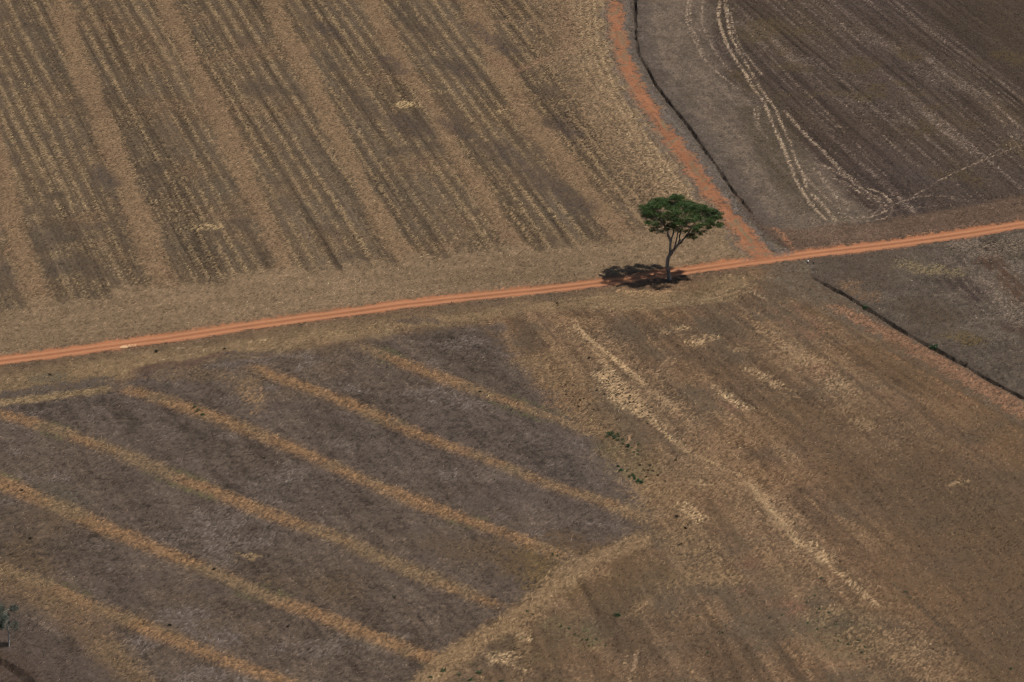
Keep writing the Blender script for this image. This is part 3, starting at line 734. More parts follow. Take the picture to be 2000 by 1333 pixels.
def plain_material(name, attr=None, col=(0.5, 0.5, 0.5), rough=0.9, spec=0.1, noise=None, trans=0.0):
    m = bpy.data.materials.new(name); m.use_nodes = True
    nt = m.node_tree; b = nt.nodes['Principled BSDF']
    b.inputs['Roughness'].default_value = rough
    b.inputs['Specular IOR Level'].default_value = spec
    if attr:
        at = nt.nodes.new('ShaderNodeAttribute'); at.attribute_name = attr
        nt.links.new(at.outputs['Color'], b.inputs['Base Color'])
    elif noise:
        tc = nt.nodes.new('ShaderNodeTexCoord')
        mp_ = nt.nodes.new('ShaderNodeMapping'); mp_.inputs['Scale'].default_value = noise[2]
        nz = nt.nodes.new('ShaderNodeTexNoise'); nz.inputs['Scale'].default_value = noise[0]; nz.inputs['Detail'].default_value = 4
        cr = nt.nodes.new('ShaderNodeValToRGB')
        cr.color_ramp.elements[0].position = 0.35; cr.color_ramp.elements[1].position = 0.68
        cr.color_ramp.elements[0].color = (*col, 1); cr.color_ramp.elements[1].color = (*noise[1], 1)
        nt.links.new(tc.outputs['Object'], mp_.inputs[0]); nt.links.new(mp_.outputs[0], nz.inputs['Vector'])
        nt.links.new(nz.outputs[0], cr.inputs[0]); nt.links.new(cr.outputs[0], b.inputs['Base Color'])
        bp = nt.nodes.new('ShaderNodeBump'); bp.inputs['Strength'].default_value = 0.4; bp.inputs['Distance'].default_value = 0.03
        nt.links.new(nz.outputs[0], bp.inputs['Height']); nt.links.new(bp.outputs[0], b.inputs['Normal'])
    else:
        b.inputs['Base Color'].default_value = (*col, 1)
    return m


def mesh_obj(name, verts, faces, mat, attr=None, attr_name='soil', smooth_=True, parent=None):
    """verts (n,3), faces (m,k) numpy arrays -> one mesh object"""
    me = bpy.data.meshes.new(name)
    n, k = faces.shape
    me.vertices.add(len(verts)); me.vertices.foreach_set('co', np.ascontiguousarray(verts, np.float32).ravel())
    me.loops.add(n * k); me.loops.foreach_set('vertex_index', np.ascontiguousarray(faces, np.int32).ravel())
    me.polygons.add(n)
    me.polygons.foreach_set('loop_start', np.arange(0, n * k, k, dtype=np.int32))
    me.polygons.foreach_set('use_smooth', np.full(n, smooth_, bool))
    me.update(calc_edges=True)
    if attr is not None:
        a = me.attributes.new(attr_name, 'FLOAT_COLOR', 'POINT')
        rgba = np.ones((len(verts), 4), np.float32); rgba[:, :3] = attr
        a.data.foreach_set('color', rgba.ravel())
    me.materials.append(mat)
    o = bpy.data.objects.new(name, me)
    COL.objects.link(o)
    if parent: o.parent = parent
    return o


def tag(o, label=None, cat=None, group=None, kind=None):
    if label: o['label'] = label
    if cat: o['category'] = cat
    if group: o['group'] = group
    if kind: o['kind'] = kind
    return o


# ------------------------------------------------------------------ land sheets, one per field, bank, road and ditch
V = np.stack([XX, YY, H], -1).reshape(-1, 3)
CF = C.reshape(-1, 3)
jj, ii = np.meshgrid(np.arange(NY - 1), np.arange(NX - 1), indexing='ij')
q0 = (jj * NX + ii).ravel()
quads = np.stack([q0, q0 + 1, q0 + NX + 1, q0 + NX], 1)
flab = LAB[:-1, :-1].ravel()
flab = np.where(np.abs(XX[:-1, :-1]) < (YY[:-1, :-1] - CAM[1]) * 0.122 + 17, LAB[:-1, :-1], -1).ravel()
SHEETS = {
    1: ('stubble_field', 'combed brown maize stubble field with pale straw rows, north-west of the road'),
    2: ('ploughed_field', 'dark brown ploughed field with pale curving windrows behind the side track'),
    3: ('weedy_field', 'grey brown weedy ground at the right between red road and ditch'),
    4: ('grass_field', 'dry brown grass paddock with straw streaks below the lone tree'),
    5: ('road_verge', 'wide tan stubble verge between the striped stubble field and the red road'),
    6: ('road_verge', 'brown grass verge between the ploughed field and the red road'),
    7: ('fallow_field', 'purple grey fallow block crossed by orange contour banks'),
    8: ('road_verge', 'tan headland along the lower side of the red road'),
    9: ('footpath', 'reddish bare path running beside the lower ditch'),
    10: ('dirt_road', 'straight red dirt road with two pale wheel tracks'),
    11: ('dirt_track', 'curving orange dirt track joining the road behind the tree'),
    12: ('ditch', 'narrow dark ditch along the curving dirt track'),
    13: ('ditch', 'narrow dark ditch with shrubs at the right below the road'),
    14: ('ditch', 'dark gully in the bottom left corner'),
}
ordu = ['leftmost', 'second from left', 'third from left', 'fourth from left', 'fifth from left', 'rightmost']
for k in range(6):
    SHEETS[20 + k] = ('contour_bank', f'{ordu[k]} smooth tan bank strip crossing the striped stubble field')
ordl = ['topmost', 'second from top', 'third from top', 'fourth from top', 'fifth from top', 'lowest']
for k in range(6):
    SHEETS[26 + k] = ('contour_bank', f'{ordl[k]} orange grassed bank strip crossing the purple grey fallow')
SHEETS[32] = ('grass_strip', 'broad dull tan strip in the bottom left corner beside the lowest bank')
SHEETS[33] = ('grass_strip', 'narrow tan strip at the left edge along the top of the fallow')
SHEETS[34] = ('grass_strip', 'diagonal tan strip closing the right end of the fallow block')
for lab in sorted(SHEETS):
    f = quads[flab == lab]
    if len(f) == 0: continue
    used, inv = np.unique(f, return_inverse=True)
    nm, lbl = SHEETS[lab]
    o = mesh_obj(nm, V[used], inv.reshape(-1, 4), MAT_ROAD if lab in (10,) else MAT_SOIL, CF[used])
    tag(o, lbl, kind='structure')

# the surrounding land, one sheet to the horizon, lying just under the surveyed fields
def spread(a, b, n_in, far):
    inn = np.linspace(a, b, n_in)
    st = [12.0]
    while sum(st) < far: st.append(st[-1] * 1.35)
    o_ = np.cumsum(st)
    return np.concatenate([a - o_[::-1], inn, b + o_])


gx1 = spread(X0 + 0.5, X1 - 0.5, 40, 9000.0); gy1 = spread(Y0 + 0.5, Y1 - 0.5, 60, 12000.0)
GX, GY = np.meshgrid(gx1, gy1)
insd = (GX > X0) & (GX < X1) & (GY > Y0) & (GY < Y1)
GZ = np.where(insd, -2.2, -0.25 + 0.6 * fbm(GX / 400, GY / 400, 2, 900) * ss(20, 400, np.maximum(np.abs(GX) - 100, np.abs(GY) - 150)))
gc = S(112, 93, 72)[None, None, :] * (1 + 0.12 * fbm(GX / 90, GY / 90, 3, 901) + 0.1 * fbm(GX / 900, GY / 900, 2, 902))[..., None]
ny, nx = GX.shape
j2, i2 = np.meshgrid(np.arange(ny - 1), np.arange(nx - 1), indexing='ij')
p0 = (j2 * nx + i2).ravel()
tag(mesh_obj('ground', np.stack([GX, GY, GZ], -1).reshape(-1, 3), np.stack([p0, p0 + 1, p0 + nx + 1, p0 + nx], 1), MAT_SOIL, gc.reshape(-1, 3)),
    'open dry farmland reaching to the horizon', kind='structure')


# ------------------------------------------------------------------ litter: straw, stalks and dry tufts as real blades
def sample(x, y):
    i = np.clip(((x - X0) / DX).astype(int), 0, NX - 1); j = np.clip(((y - Y0) / DY).astype(int), 0, NY - 1)
    return j, i


MAT_STRAW = plain_material('dry_straw', attr='straw', rough=0.85, spec=0.15)
NT = 420000
tx_ = rng.uniform(X0 + 2, X1 - 2, int(NT * 1.8)); ty_ = rng.uniform(Y0 + 2, Y1 - 2, int(NT * 1.8))
halfw = (ty_ - CAM[1]) * 0.136 + 9
keep = np.abs(tx_) < halfw
tx_, ty_ = tx_[keep][:NT], ty_[keep][:NT]
tj, ti = sample(tx_, ty_)
tl = LAB[tj, ti]
lit = ROUGH[tj, ti] > 0.75
tx_, ty_, tj, ti, tl = tx_[lit], ty_[lit], tj[lit], ti[lit], tl[lit]
N = len(tx_)
tz_ = H[tj, ti]
az = rng.uniform(0, 2 * np.pi, N); el = np.abs(rng.normal(0.25, 0.4, N)).clip(0.05, 1.3)
ln = rng.uniform(0.12, 0.34, N); wd = rng.uniform(0.05, 0.11, N)
bc = C[tj, ti]
val = np.exp(rng.normal(0.14, 0.45, N)).clip(0.35, 2.6)
warm = rng.normal(0, 0.05, N)
tcv = np.clip(bc * val[:, None] * np.stack([1 + warm, np.ones(N), 1 - warm * 1.5], 1), 0.01, 0.6)
dirx, diry, dirz = np.cos(az) * np.cos(el), np.sin(az) * np.cos(el), np.sin(el)
base = np.stack([tx_, ty_, tz_ - 0.01], 1)
tip = base + np.stack([dirx, diry, dirz], 1) * ln[:, None] + np.array([0, 0, 0.03])
perp = np.stack([-np.sin(az), np.cos(az), rng.normal(0, 0.3, N)], 1) * wd[:, None] * 0.5
LITTER = {'maize_litter': ([1, 20, 21, 22, 23, 24, 25, 5], 'loose straw and maize stalks lying on the stubble field'),
          'stalk_litter': ([2, 6, 11, 12], 'broken pale stalks on the dark ploughed field'),
          'dry_weeds': ([3], 'dry grey weeds on the ground right of the ditch'),
          'dry_grass': ([4, 8, 9, 13], 'short dry grass and straw on the brown paddock'),
          'fallow_litter': ([7, 14] + list(range(26, 35)), 'short dry regrowth on the fallow block and its banks')}
for nm, (labs, lbl) in LITTER.items():
    s_ = np.isin(tl, labs)
    n_ = int(s_.sum())
    v_ = np.stack([base[s_] - perp[s_], base[s_] + perp[s_], tip[s_] + perp[s_] * 0.3], 1).reshape(-1, 3)
    o = mesh_obj(nm, v_, np.arange(n_ * 3).reshape(-1, 3), MAT_STRAW, np.repeat(tcv[s_], 3, 0), 'straw', False)
    tag(o, lbl, nm.replace('_', ' '), kind='stuff')


# ------------------------------------------------------------------ trees
def tube_arrays(P, R, sides=8):
    P = np.asarray(P, float); R = np.asarray(R, float)
    n = len(P); T = np.gradient(P, axis=0); T /= np.linalg.norm(T, axis=1)[:, None] + 1e-9
    up = np.array([0.31, 0.87, 0.1])
    vs = []
    for i in range(n):
        a = np.cross(T[i], up); a /= np.linalg.norm(a) + 1e-9
        b = np.cross(T[i], a)
        for k in range(sides):
            t = 2 * math.pi * k / sides
            vs.append(P[i] + R[i] * (1 + 0.10 * math.sin(3 * t + i)) * (math.cos(t) * a + math.sin(t) * b))
    fs = []
    for i in range(n - 1):
        for k in range(sides):
            k2 = (k + 1) % sides
            fs.append((i * sides + k, i * sides + k2, (i + 1) * sides + k2, (i + 1) * sides + k))
    return np.array(vs), np.array(fs)


def join_arrays(parts):
    vs, fs, off = [], [], 0
    for v, f in parts:
        vs.append(v); fs.append(f + off); off += len(v)
    return np.vstack(vs), np.vstack(fs)


def leaf_cloud(centers, radii, count, size, r, cols, flat=0.45, shell=0.3):
    """leaf-shaped diamonds in flattened clumps; returns verts, quads, colours"""
    allv, allc = [], []
    for c, rad, cnt in zip(centers, radii, count):
        d = r.normal(0, 1, (cnt, 3)); d /= np.linalg.norm(d, axis=1)[:, None]
        rr = r.random(cnt) ** shell
        p = c + d * (rr[:, None]) * np.array([rad, rad, rad * flat])
        # sprays: leaves sit in tufts on twigs
        tw_ = r.integers(0, max(2, cnt // 9), cnt)
        twp = p[tw_ % cnt]
        p = p * 0.35 + twp * 0.65 + r.normal(0, 0.10, (cnt, 3)) * [1, 1, 0.6]
        a = r.normal(0, 1, (cnt, 3)) * [1, 1, 0.45]; a /= np.linalg.norm(a, axis=1)[:, None]
        b = np.cross(a, r.normal(0, 1, (cnt, 3)) * [0.6, 0.6, 1.2]); b /= np.linalg.norm(b, axis=1)[:, None] + 1e-9
        s = size * r.uniform(0.6, 1.35, cnt)[:, None]
        q = np.stack([p - a * s, p + b * s * 0.45, p + a * s, p - b * s * 0.45], 1)
        allv.append(q.reshape(-1, 3))
        pick = r.random(cnt)[:, None]
        cc = cols[0] * (1 - pick) + cols[1] * pick
        cc = cc * np.exp(r.normal(0, 0.22, cnt))[:, None] * np.exp(r.normal(0, 0.12))
        allc.append(np.repeat(cc, 4, 0))
    v = np.vstack(allv)
    return v, np.arange(len(v)).reshape(-1, 4), np.vstack(allc)


MAT_BARK = plain_material('grey_bark', col=(0.085, 0.072, 0.06), rough=0.9, noise=(4.0, (0.36, 0.32, 0.275), (1, 1, 0.25)))
MAT_LEAF = plain_material('tree_leaf', attr='leaf', rough=0.55, spec=0.25)


def ground_z(x, y):
    j, i = sample(np.array([x]), np.array([y]))
    return float(H[j[0], i[0]])


def catmull3(P, n=5):
    return smooth(np.asarray(P, float), n)


def build_main_tree():
    r = np.random.default_rng(21)
    bx_, by_ = G(1307, 547)
    root = bpy.data.objects.new('lone_tree', None); COL.objects.link(root)
    root.location = (bx_, by_, ground_z(bx_, by_) - 0.05)
    tag(root, 'lone flat-crowned green tree with forked grey trunk beside the red road', 'tree')
    k = 1 / 13.8; kz = 1 / 13.1

    def T(px, py, y=0.0):          # point of the tree, from its outline; y = metres towards the back
        return np.array([(px - 1307) * k, y, (547 - py - y * 4.85) * kz])
    trunk = catmull3([T(1307.5, 549), T(1306.5, 538), T(1304.5, 526), T(1303.2, 514), T(1304.5, 505), T(1309, 495)], 5)
    rt = np.interp(np.linspace(0, 1, len(trunk)), [0, 0.06, 0.15, 0.55, 1], [0.42, 0.31, 0.26, 0.26, 0.24])
    v, f = tube_arrays(trunk, rt, 10)
    mesh_obj('trunk', v, f, MAT_BARK, parent=root)
    limbs = [
        ([T(1308.5, 497), T(1308, 485), T(1308.5, 474), T(1306, 463, 0.2), T(1301, 450, 0.3), T(1295, 438, 0.5), T(1286, 424, 0.6)], 0.20, 0.06),
        ([T(1309, 497), T(1315, 488, -0.2), T(1322, 480, -0.3), T(1330, 472, -0.5), T(1339, 460, -0.8), T(1346, 448, -1.0), T(1356, 432, -1.2)], 0.22, 0.06),
        ([T(1308.5, 476), T(1311, 466, 0.4), T(1314, 455, 0.9), T(1315, 440, 1.5), T(1318, 424, 2.2)], 0.14, 0.05),
        ([T(1322, 480, -0.3), T(1326, 470, 0.3), T(1327, 458, 0.9), T(1334, 442, 1.5), T(1344, 425, 2.0)], 0.13, 0.05),
        ([T(1308, 470), T(1303, 462, -0.6), T(1301, 452, -1.4), T(1292, 440, -2.2)], 0.11, 0.04),
        ([T(1316, 487, -0.3), T(1318, 474, -0.9), T(1321, 460, -1.6), T(1325, 446, -2.2), T(1327, 438, -2.8)], 0.12, 0.04),
        ([T(1336, 464, -0.7), T(1346, 456, -0.2), T(1360, 446, 0.2), T(1376, 430, 0.3)], 0.11, 0.04),
    ]
    nodes = []
    for pts, r0, r1 in limbs:
        P = catmull3(pts, 4)
        P[1:-1] += r.normal(0, 0.025, P[1:-1].shape)
        v, f = tube_arrays(P, np.linspace(r0, r1, len(P)), 7)
        mesh_obj('branch', v, f, MAT_BARK, parent=root)
        nodes += list(P[len(P) // 2:])
    nodes = np.array(nodes)
    # crown clumps: an umbrella about 12 m across, thin and broken underneath
    cxm = 1.45; R = 5.55
    cen, rad, cnt = [], [], []
    tries = 0
    while len(cen) < 74 and tries < 6000:
        tries += 1
        a = r.uniform(0, 2 * math.pi); q = math.sqrt(r.random())
        x = cxm + R * q * math.cos(a); y = R * 0.95 * q * math.sin(a)
        edge_w = 1 + 0.10 * math.sin(3 * a + 0.7) + 0.07 * math.sin(5 * a + 2)
        if q > edge_w: continue
        z = 11.0 - 1.7 * q * q - 0.10 * (x - cxm) + r.normal(0, 0.35)
        p = np.array([x, y, z])
        if cen and min(np.linalg.norm((p - c) * [1, 1, 1.3]) for c in cen) < 0.95: continue
        cen.append(p); rad.append(r.uniform(0.72, 1.12)); cnt.append(int(r.uniform(420, 600) * (1.0 if y > -1.2 else 0.6)))
    low = []
    for px, py, y in [(1262, 415, -1.0), (1268, 425, -0.5), (1275, 447, -1.6), (1284, 444, -2.0), (1295, 434, -2.5), (1278, 432, -1.5), (1352, 452, -2.0), (1360, 446, -1.5), (1350, 458, -1.4), (1343, 446, -2.4), (1368, 440, -1.4),
                      (1376, 432, -1.0), (1384, 428, -0.6), (1392, 424, -1.0), (1402, 419, 0.2), (1330, 436, -3.0), (1318, 432, -3.2), (1305, 430, -3.4), (1252, 405, 0.4), (1340, 432, -3.2), (1310, 440, 1.8), (1335, 442, 1.6), (1290, 430, 1.5),
                      (1322, 445, -1.0), (1365, 428, 1.4), (1382, 438, -1.8), (1271, 408, 1.0), (1395, 414, 1.0), (1360, 455, -0.8), (1288, 452, -0.6), (1344, 462, -1.2), (1355, 464, -1.6), (1364, 458, -1.8), (1337, 452, 0.4), (1318, 450, 0.6), (1303, 442, 1.2), (1280, 440, 0.3), (1266, 436, -1.2), (1272, 452, -1.8), (1300, 448, -1.6), (1312, 444, -2.0), (1380, 446, -1.2), (1388, 440, -0.8), (1371, 452, -1.0), (1326, 452, -1.8), (1258, 424, 0.2)]:
        p = T(px, py, y); low.append(p)
        cen.append(p); rad.append(r.uniform(0.45, 0.85)); cnt.append(int(r.uniform(110, 200)))
    for q in range(22):            # thin inner foliage hanging under the umbrella
        a = r.uniform(0, 2 * math.pi); d = r.uniform(1.2, 4.6)
        cen.append(np.array([cxm + d * math.cos(a), d * 0.9 * math.sin(a), r.uniform(7.9, 9.4) + 0.12 * d])); rad.append(r.uniform(0.4, 0.75)); cnt.append(int(r.uniform(70, 140)))
    # twigs from the limbs to each clump
    tw = []
    for c in cen:
        d = np.linalg.norm(nodes - c, axis=1) + 0.8 * np.maximum(0, nodes[:, 2] - c[2] + 0.3)
        n = nodes[np.argmin(d)]
        mid = n * 0.45 + c * 0.55 + r.normal(0, 0.12, 3) + np.array([0, 0, -0.22])
        P = catmull3([n, mid, c + [0, 0, -0.1]], 4)
        tw.append(tube_arrays(P, np.linspace(0.05, 0.014, len(P)), 5))
        for q in range(3):
            e = c + r.normal(0, 0.5, 3) * [1, 1, 0.4]
            P2 = np.array([mid, (mid + e) / 2 + r.normal(0, 0.06, 3), e])
            tw.append(tube_arrays(P2, [0.022, 0.016, 0.008], 4))
    v, f = join_arrays(tw)
    mesh_obj('twigs', v, f, MAT_BARK, parent=root)
    v, f, c = leaf_cloud(cen, rad, cnt, 0.10, r, [np.array([0.024, 0.052, 0.011]), np.array([0.076, 0.116, 0.028])])
    mesh_obj('crown', v, f, MAT_LEAF, c, 'leaf', False, parent=root)


build_main_tree()


def build_small_tree():
    r = np.random.default_rng(5)
    bx_, by_ = G(18, 1264)
    root = bpy.data.objects.new('young_tree', None); COL.objects.link(root)
    root.location = (bx_, by_, ground_z(bx_, by_) - 0.05)
    tag(root, 'small pale-leaved tree with thin white trunk at the bottom left edge', 'tree')
    P = catmull3([(0, 0, 0), (0.02, 0, 1.1), (-0.05, 0.05, 2.1), (-0.25, 0.1, 3.0), (-0.6, 0.1, 4.2)], 4)
    v, f = tube_arrays(P, np.linspace(0.10, 0.03, len(P)), 7)
    mesh_obj('trunk', v, f, plain_material('pale_bark', col=(0.32, 0.30, 0.27), noise=(6.0, (0.5, 0.47, 0.42), (1, 1, 0.3))), parent=root)
    cen, rad, cnt = [], [], []
    for q in range(16):
        a = r.uniform(0, 2 * math.pi); d = r.uniform(0, 1.5)
        cen.append(np.array([-0.75 + d * math.cos(a), d * math.sin(a), r.uniform(2.3, 5.6)])); rad.append(r.uniform(0.6, 0.95)); cnt.append(300)
    for c in cen:
        n = P[np.argmin(np.linalg.norm(P - c, axis=1))]
        v, f = tube_arrays(np.array([n, (n + c) / 2 + [0, 0, 0.1], c]), [0.03, 0.02, 0.01], 4)
        mesh_obj('branch', v, f, bpy.data.materials['pale_bark'], parent=root)
    v, f, c = leaf_cloud(cen, rad, cnt, 0.11, r, [np.array([0.05, 0.06, 0.04]), np.array([0.17, 0.18, 0.14])], flat=0.9)
    mesh_obj('crown', v, f, MAT_LEAF, c, 'leaf', False, parent=root)


build_small_tree()


# ------------------------------------------------------------------ shrubs, weeds and posts
def shrub(name, px, py, w, h, cols, label, cat, cnt, size, seed, stems=5, group=None):
    r = np.random.default_rng(seed)
    x, y = G(px, py)
    root = bpy.data.objects.new(name, None); COL.objects.link(root)
    root.location = (x, y, ground_z(x, y) - 0.04)
    tag(root, label, cat, group)
    cen = [np.array([r.normal(0, w * 0.22), r.normal(0, w * 0.22), h * r.uniform(0.35, 0.8)]) for _ in range(7)]
    parts = [tube_arrays(np.array([[0, 0, 0], c * [0.5, 0.5, 0.55], c]), [0.03, 0.02, 0.01], 4) for c in cen[:stems]]
    v, f = join_arrays(parts)
    mesh_obj('stems', v, f, MAT_BARK, parent=root)
    v, f, c = leaf_cloud(cen, [w * 0.33] * 7, [cnt] * 7, size, r, cols, flat=0.8)
    mesh_obj('foliage', v, f, MAT_LEAF, c, 'leaf', False, parent=root)
    return root


GRN = [np.array([0.030, 0.058, 0.022]), np.array([0.066, 0.104, 0.038])]
DRYB = [np.array([0.05, 0.035, 0.025]), np.array([0.12, 0.085, 0.06])]
shrub('ditch_shrub', 1690, 602, 0.9, 0.8, GRN, 'small bright green shrub in the lower ditch, nearest to the road', 'shrub', 40, 0.10, 31)
shrub('ditch_shrub', 1822, 681, 1.25, 1.25, GRN, 'larger dark green shrub growing from the lower ditch', 'shrub', 60, 0.10, 32)
shrub('dry_bush', 1886, 712, 0.8, 0.9, DRYB, 'small brown leafless bush on the edge of the lower ditch', 'shrub', 30, 0.08, 33)

# one leafy weed in three shapes, copied
WEED_MESH = []
for s_ in range(3):
    r = np.random.default_rng(60 + s_)
    cen = [np.array([r.normal(0, 0.06), r.normal(0, 0.06), 0.12 + 0.06 * r.random()]) for _ in range(4)]
    v, f, c = leaf_cloud(cen, [0.22] * 4, [16] * 4, 0.085, r, GRN, flat=0.7)
    v[:, 2] = np.maximum(v[:, 2], 0.0)
    o = mesh_obj('weed_clump', v, f, MAT_LEAF, c, 'leaf', False)
    WEED_MESH.append(o.data); bpy.data.objects.remove(o)
MAT_DRYLEAF = plain_material('dry_leaf', attr='leaf', rough=0.9, spec=0.05)
DARK_MESH = []
for s_ in range(2):
    r = np.random.default_rng(80 + s_)
    cen = [np.array([r.normal(0, 0.04), r.normal(0, 0.04), 0.12]) for _ in range(4)]
    v, f, c = leaf_cloud(cen, [0.16] * 4, [20] * 4, 0.08, r, [np.array([0.022, 0.020, 0.012]), np.array([0.055, 0.048, 0.03])], flat=0.8)
    o = mesh_obj('dry_tussock', v, f, MAT_DRYLEAF, c, 'leaf', False)
    DARK_MESH.append(o.data); bpy.data.objects.remove(o)


def weed(px, py, sc, label, group, mesh_list, name, cat):
    o = bpy.data.objects.new(name, mesh_list[random.randrange(len(mesh_list))])
    COL.objects.link(o)
    x, y = G(px, py)
    o.location = (x, y, ground_z(x, y) - 0.02)
    o.rotation_euler = (0, 0, random.uniform(0, 6.28))
    o.scale = (sc * random.uniform(0.85, 1.2), sc * random.uniform(0.85, 1.2), sc * random.uniform(0.8, 1.1))
    tag(o, label, cat, group)


def zpt(z):   # notes taken on an enlargement of the weed patch
    return 1150 + z[0] / 8.885, 820 + z[1] / 8.885


top = [(320, 240), (345, 262), (370, 230), (420, 230), (380, 270), (400, 285), (430, 290), (500, 260), (520, 300), (450, 325), (500, 350), (325, 300)]
midp = [(590, 350), (600, 420), (660, 515), (730, 490), (850, 435), (860, 540), (775, 570), (855, 600)]
lowp = [(520, 810), (560, 880), (545, 890), (670, 895), (755, 955), (700, 1000), (780, 990), (785, 1025)]
farp = [(1060, 790), (965, 875), (1030, 880), (1110, 895), (1195, 960), (990, 1000), (890, 795), (1325, 1070), (1505, 715)]
for z in top: weed(*zpt(z), random.uniform(0.75, 1.1), 'small green weed in the dense clump at the end of the topmost orange bank', 'weeds at the end of the topmost bank', WEED_MESH, 'weed_clump', 'weed')
for z in midp: weed(*zpt(z), random.uniform(0.6, 0.9), 'small scattered green weed between the wheel marks right of the fallow', 'weeds between the wheel marks', WEED_MESH, 'weed_clump', 'weed')
weed(*zpt((690, 462)), 1.35, 'brightest green weed between the wheel marks right of the fallow', None, WEED_MESH, 'weed_clump', 'weed')
for z in lowp: weed(*zpt(z), random.uniform(0.75, 1.05), 'dark green weed in the short row below the wheel marks', 'weeds in a short row below the wheel marks', WEED_MESH, 'weed_clump', 'weed')
weed(*zpt((840, 1078)), 1.5, 'bright green weed ending the short row, left of the pair', None, WEED_MESH, 'weed_clump', 'weed')
weed(*zpt((902, 1098)), 1.3, 'bright green weed ending the short row, right of the pair', None, WEED_MESH, 'weed_clump', 'weed')
for z in farp: weed(*zpt(z), random.uniform(0.55, 0.8), 'faint low weed to the right of the short weed row', 'faint weeds right of the weed row', DARK_MESH, 'dry_tussock', 'weed')
for p, l in [((380, 797), 'topmost of three dark green weeds on the third orange bank'), ((386, 806), 'middle of three dark green weeds on the third orange bank'), ((396, 812), 'lowest of three dark green weeds on the third orange bank')]:
    weed(*p, 1.1, l, 'weeds on the third orange bank', WEED_MESH, 'weed_clump', 'weed')
weed(1207, 1203, 1.5, 'single larger dark green weed below the diagonal tan strip', None, WEED_MESH, 'weed_clump', 'weed')
for p in [(1130, 1243), (1136, 1250), (1147, 1251), (1122, 1240), (1150, 1262), (1112, 1228), (1095, 1225), (1165, 1248), (1182, 1262), (1140, 1235), (1030, 1197), (1042, 1202), (1080, 1085), (1088, 1088)]:
    weed(*p, random.uniform(0.45, 0.75), 'pale green weed on the branch strip right of the fallow corner', 'weeds on the branch strip', WEED_MESH, 'weed_clump', 'weed')
for p in [(897, 1321), (920, 1329), (868, 1312), (935, 1316), (842, 1326), (980, 1330)]:
    weed(*p, random.uniform(0.8, 1.2), 'green weed at the bottom edge below the fifth orange bank', 'weeds at the bottom edge', WEED_MESH, 'weed_clump', 'weed')
for p in [(1604, 1132), (1769, 1158), (1778, 1170), (1527, 1202), (1417, 1223), (1412, 1237), (1405, 1240), (1620, 1197), (1741, 1291), (1975, 1307), (1363, 1203), (1381, 1275), (1592, 1165), (1600, 1190)]:
    weed(*p, random.uniform(0.5, 0.8), 'single dark green weed scattered over the lower right paddock', 'weeds scattered over the lower right paddock', WEED_MESH, 'weed_clump', 'weed')
for k in range(34):
    t = random.random()
    weed(1585 + 130 * t + random.gauss(0, 16), 1195 + 105 * t + random.gauss(0, 12), random.uniform(0.35, 0.6), 'tiny dark weed in the speckled patch of the lower right paddock', 'weeds in the speckled patch', WEED_MESH, 'weed_clump', 'weed')
for p, l in [((419, 1116), 'dark tussock in the middle of the fifth orange bank'), ((331, 1223), 'dark tussock above the lowest orange bank'), ((562, 1226), 'dark tussock on grey soil under the fifth orange bank'), ((58, 1054), 'dark tussock on grey soil near the left edge'),
             ((43, 960), 'dark tussock at the left start of the fifth orange bank'), ((306, 688), 'larger brown tussock on the headland below the road'), ((98, 732), 'small dark tussock on the headland near the left edge'), ((439, 682), 'dark tussock on the headland left of the turning marks'),
             ((516, 897), 'small dark tussock above the third orange bank'), ((611, 1178), 'small dark tussock above the fifth orange bank near its middle'), ((938, 767), 'dark tussock on the topmost orange bank'), ((1088, 593), 'dark tussock on the headland left of the tree shadow'), ((770, 1170), 'dark tussock left of the crossing wheel ruts'),
             ((1321, 1010), 'dark dot of a tussock left of the straw patch'), ((1339, 1034), 'dark tussock beside the curved wheel marks'), ((1330, 1063), 'dark tussock below the curved wheel marks'), ((1150, 700), 'dark tussock right of the topmost grey block')]:
    weed(*p, 1.15 if 'larger' in l else 0.9, l, None, DARK_MESH, 'dry_tussock', 'tussock')
for k in range(44):
    t = random.random()
    weed(1172 + 95 * t + random.gauss(0, 9), 728 + 86 * t + random.gauss(0, 8), random.uniform(0.35, 0.6), 'tiny dark tussock standing in the pale straw patch', 'tussocks in the pale straw patch', DARK_MESH, 'dry_tussock', 'tussock')
for p in [(1120, 775), (1132, 782), (1140, 780), (1152, 790), (1130, 795), (1160, 800), (1105, 770), (1180, 770), (1165, 762)]:
    weed(*p, random.uniform(0.5, 0.8), 'small dark tussock between topmost bank and straw patch', 'tussocks beside the topmost bank', DARK_MESH, 'dry_tussock', 'tussock')

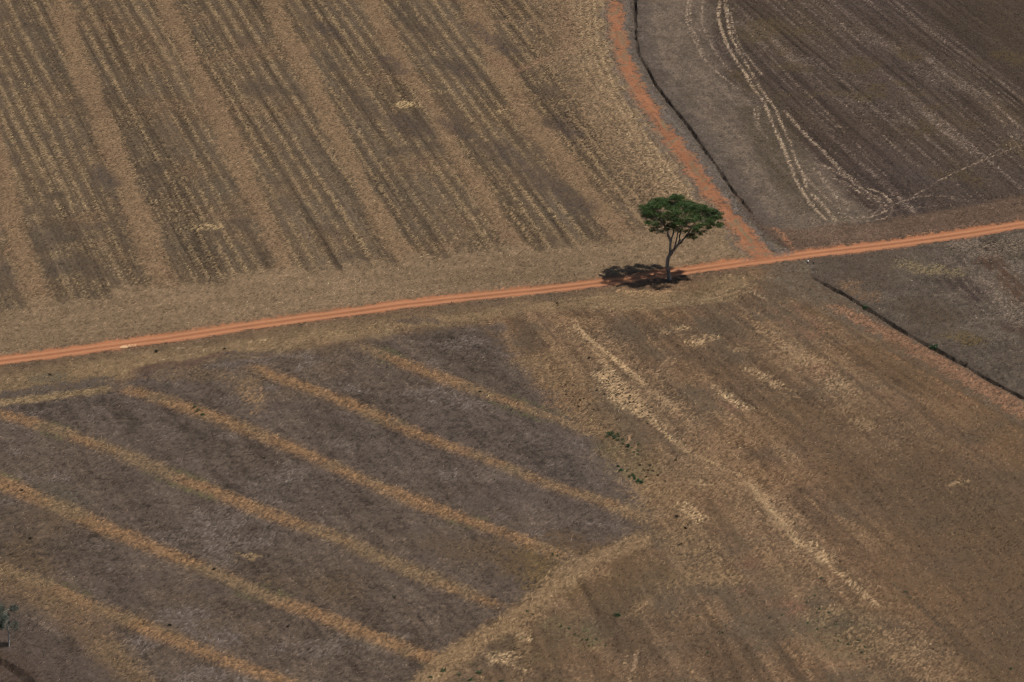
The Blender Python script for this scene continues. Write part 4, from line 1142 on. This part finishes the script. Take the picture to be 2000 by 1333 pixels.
# marker posts at the culvert
MAT_POST = plain_material('weathered_post', col=(0.10, 0.085, 0.07), noise=(8.0, (0.17, 0.14, 0.12), (1, 1, 0.3)))
MAT_CAP = plain_material('white_paint', col=(0.66, 0.64, 0.60), noise=(12.0, (0.8, 0.79, 0.76), (1, 1, 1)))
for (px, py), cap, lbl in [((1578, 515), True, 'short dark post with white top beside the road at the ditch head'), ((1589, 516), False, 'short plain dark post right of the white-topped one')]:
    x, y = G(px, py)
    root = bpy.data.objects.new('marker_post', None); COL.objects.link(root)
    root.location = (x, y, ground_z(x, y) - 0.05)
    tag(root, lbl, 'post', 'posts at the ditch head')
    v, f = tube_arrays(np.array([[0, 0, 0], [0.01, 0, 0.15], [0.015, 0.01, 0.32]]), [0.12, 0.12, 0.11], 8)
    mesh_obj('shaft', v, f, MAT_POST, parent=root)
    v, f = tube_arrays(np.array([[0.015, 0.01, 0.31], [0.015, 0.01, 0.43 if cap else 0.36], [0.015, 0.01, 0.46 if cap else 0.38], [0.015, 0.01, 0.47 if cap else 0.39]]), [0.13, 0.13, 0.10, 0.005], 8)
    mesh_obj('cap', v, f, MAT_CAP if cap else MAT_POST, parent=root)

# weeds of a small group are told apart by their order across the picture
ORD = ['leftmost', 'second from left', 'third from left', 'fourth from left', 'fifth from left', 'sixth from left', 'seventh from left', 'eighth from left', 'ninth from left', 'tenth from left',
       'eleventh from left', 'twelfth from left', 'thirteenth from left', 'fourteenth from left']
SHORT = {'weeds at the end of the topmost bank': 'small green weed in the dense clump ending the topmost orange bank', 'weeds between the wheel marks': 'small green weed between the wheel marks beside the fallow',
         'weeds in a short row below the wheel marks': 'dark green weed in the short row below the wheel marks', 'faint weeds right of the weed row': 'faint low weed right of the short weed row',
         'weeds on the branch strip': 'pale green weed on the branch strip beside the fallow corner', 'weeds at the bottom edge': 'green weed at the bottom edge below the fifth bank',
         'weeds scattered over the lower right paddock': 'single green weed over the lower right paddock',
         'tussocks beside the topmost bank': 'small dark tussock between topmost bank and straw patch'}
for grp, txt in SHORT.items():
    mem = sorted([o for o in COL.objects if o.get('group') == grp], key=lambda o: o.location.x / (o.location.y - CAM[1]))
    for o, w_ in zip(mem, ORD):
        o['label'] = w_ + ', ' + txt
